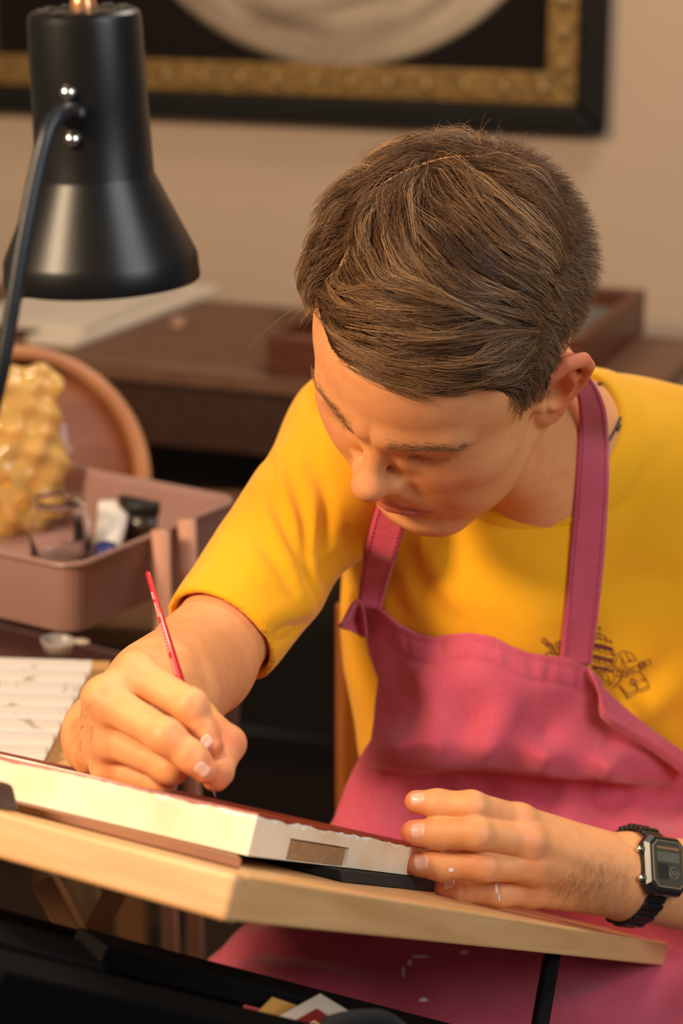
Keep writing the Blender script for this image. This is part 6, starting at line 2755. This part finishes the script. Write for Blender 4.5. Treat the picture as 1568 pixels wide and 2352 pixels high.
# right key: ring, collar, shaft, bit
lines += [circ(1222, 514, 28), [(1192, 500), (1122, 534)], [(1208, 556), (1150, 590)], [(1122, 534), (1150, 590)], [(1150, 508), (1178, 574)], [(1170, 498), (1196, 566)], [(1135, 520), (1162, 585)],
          [(1122, 540), (960, 608)], [(1146, 588), (975, 664)], [(1090, 560), (985, 640)], [(1050, 580), (1000, 660)], [(965, 612), (1110, 600)],
          [(1140, 600), (1180, 650), (1160, 692), (1190, 690), (1196, 664), (1230, 742)], [(1230, 742), (1222, 776), (1130, 808)], [(1216, 746), (1130, 786)], [(1130, 786), (1100, 720), (1112, 800), (1020, 870)],
          [(1020, 870), (940, 740)], [(1100, 780), (1018, 826)], [(1018, 826), (950, 744)], [(1018, 826), (1020, 870)],
          [(1040, 712), (1070, 690), (1052, 676), (1078, 672), (1076, 694), (1110, 690), (1104, 714), (1080, 716), (1094, 742), (1060, 742), (1066, 720), (1040, 712)]]
# sash looping over the keys
lines += [[(880, 600), (884, 480), (920, 430), (980, 408), (1040, 416), (1080, 450), (1104, 492)], [(904, 600), (908, 500), (940, 452), (966, 446)], [(960, 470), (966, 520), (950, 580), (960, 640), (930, 700), (870, 770)],
          [(1000, 420), (1030, 470), (1060, 510)], [(966, 470), (1010, 560), (1030, 570)], [(1010, 510), (1110, 490)], [(880, 600), (890, 660), (870, 720), (810, 740)], [(986, 560), (960, 680), (900, 760)],
          [(910, 590), (940, 600)], [(928, 560), (922, 660)], [(906, 640), (946, 650)], [(1030, 470), (1040, 500), (1060, 484)]]
# tiara with three crowns and a cross
lines += [[(745, 160), (750, 190), (744, 230)], [(728, 188), (770, 184)], [(740, 165), (760, 168)], [(716, 232), (760, 232)], [(716, 244), (760, 240), (800, 262), (830, 300)], [(706, 300), (730, 270), (760, 290)],
          [(720, 262), (740, 284), (760, 262), (770, 300), (800, 282), (812, 320), (850, 300), (860, 330), (870, 302)], [(700, 330), (780, 344), (872, 372)], [(698, 350), (780, 366), (876, 392)], [(694, 340), (786, 356), (874, 382)],
          [(692, 372), (720, 400), (740, 380), (760, 420), (800, 400), (810, 440), (850, 420), (870, 446), (884, 404)], [(690, 440), (780, 460), (882, 486)], [(688, 462), (780, 482), (880, 508)], [(686, 450), (780, 470), (880, 498)],
          [(690, 490), (716, 520), (740, 496), (764, 534), (800, 510), (816, 548), (850, 530)], [(680, 540), (760, 560), (836, 566)], [(676, 556), (760, 578), (822, 590)], [(872, 372), (890, 450), (870, 520), (822, 600)],
          [(672, 570), (740, 600), (800, 604)], [(720, 600), (740, 640)], [(748, 606), (766, 660)], [(776, 610), (790, 690)], [(800, 604), (830, 650), (862, 740)], [(786, 700), (830, 690)], [(800, 720), (850, 690)]]
# left key, half under the strap
lines += [circ(204, 298, 22), [(222, 306), (266, 326)], [(208, 322), (232, 360)], [(232, 360), (276, 336)], [(222, 340), (262, 320)], [(230, 350), (270, 330)], [(266, 326), (310, 420), (330, 440)], [(250, 356), (296, 440)],
          [(286, 330), (340, 440)], [(220, 440), (250, 410), (300, 440)], [(310, 320), (366, 296)], [(316, 334), (370, 310)], [(330, 350), (372, 330)], [(340, 370), (372, 350)], [(320, 326), (366, 430)], [(212, 446), (232, 420)]]
cv_ = []
for L in lines:
    pts, nn_ = polyline_on(shirt_tree, zz_(L), 2.0, .0005)
    if len(pts) >= 2:
        cv_.append(tube(pts, .00028, 4))
# solid hatching in the tiara bands
for y0_ in (338, 362, 448, 474, 550, 568):
    pts, nn_ = polyline_on(shirt_tree, zz_([(692, y0_), (780, y0_ + 18), (876, y0_ + 44)]), 2.0, .0004)
    if len(pts) >= 2:
        cv_.append(tube(pts, .0005, 4))
v, f = merge(*cv_)
cr_o = mesh_obj('printed_crest', v, f, ink, shirt_o)
cr_o['label'] = 'purple line print of crossed keys and a tiered crown'
cr_o['kind'] = 'stuff'

# ------------------------------------------------------------------ paint specks on skin and apron, hair on the hand
white_sp = mat('dried_white_paint', rgb(240, 226, 220), .6)


def speck(tree, cx, cy, pts, parent, lift=.0004):
    V = []
    for a, b_ in [(cx, cy)] + pts:
        h_, n = look(tree, a, b_)
        if h_ is None:
            return
        V.append(h_ + n * lift)
    m = len(pts)
    return mesh_obj('paint_speck', V, [(0, 1 + k, 1 + (k + 1) % m) for k in range(m)], white_sp, parent)


for (cx, cy, w_, h_, sd) in ((1036, 1998, 8, 5, 1), (1140, 2040, 5, 14, 2), (1146, 2062, 3, 10, 3)):
    r_ = np.random.default_rng(sd)
    speck(body_tree, cx, cy, [(cx + w_ * math.cos(a) * r_.uniform(.6, 1.1), cy + h_ * math.sin(a) * r_.uniform(.6, 1.1)) for a in np.linspace(0, 2 * math.pi, 9)[:-1]], person)
for (cx, cy, w_, h_, sd) in ((972, 2298, 11, 7, 4), (966, 2198, 26, 4, 5), (925, 2232, 5, 20, 6), (1065, 2188, 14, 5, 7), (940, 2212, 8, 10, 8)):
    r_ = np.random.default_rng(sd)
    speck(apron_tree, cx, cy, [(cx + w_ * math.cos(a) * r_.uniform(.4, 1.1), cy + h_ * math.sin(a) * r_.uniform(.4, 1.1)) for a in np.linspace(0, 2 * math.pi, 11)[:-1]], apron, .0006)

r_ = np.random.default_rng(21)
ah = []
for i in range(330):
    if i < 240:
        t_ = r_.random()
        x0_ = r_.normal(1362, 52)
        y0_ = r_.normal(2025 - (x0_ - 1340) * .1, 34)
        dx, dy = r_.normal(-.35, .3), r_.normal(.75, .25)
    else:
        x0_, y0_ = r_.uniform(172, 215), r_.uniform(1600, 1760)
        dx, dy = r_.normal(-.1, .3), r_.normal(.8, .2)
    h_, n = look(body_tree, x0_, y0_)
    if h_ is None:
        continue
    d_ = AXR * dx - AXU * dy
    d_ -= n * (d_ @ n); d_ /= np.linalg.norm(d_)
    s_ = np.cross(n, d_)
    L_ = r_.uniform(.006, .013)
    cv = r_.normal(0, .35)
    ah.append([h_ + d_ * L_ * s + n * (.0022 * math.sin(math.pi * s * .8)) + s_ * cv * L_ * s * s for s in np.linspace(0, 1, 6)])
ah_o = hair_obj('arm_hair', np.array(ah), .00004, .00002, np.full(len(ah), .3))
ah_o['kind'] = 'stuff'
hf['kind'] = 'stuff'
bpy.context.view_layer.update()
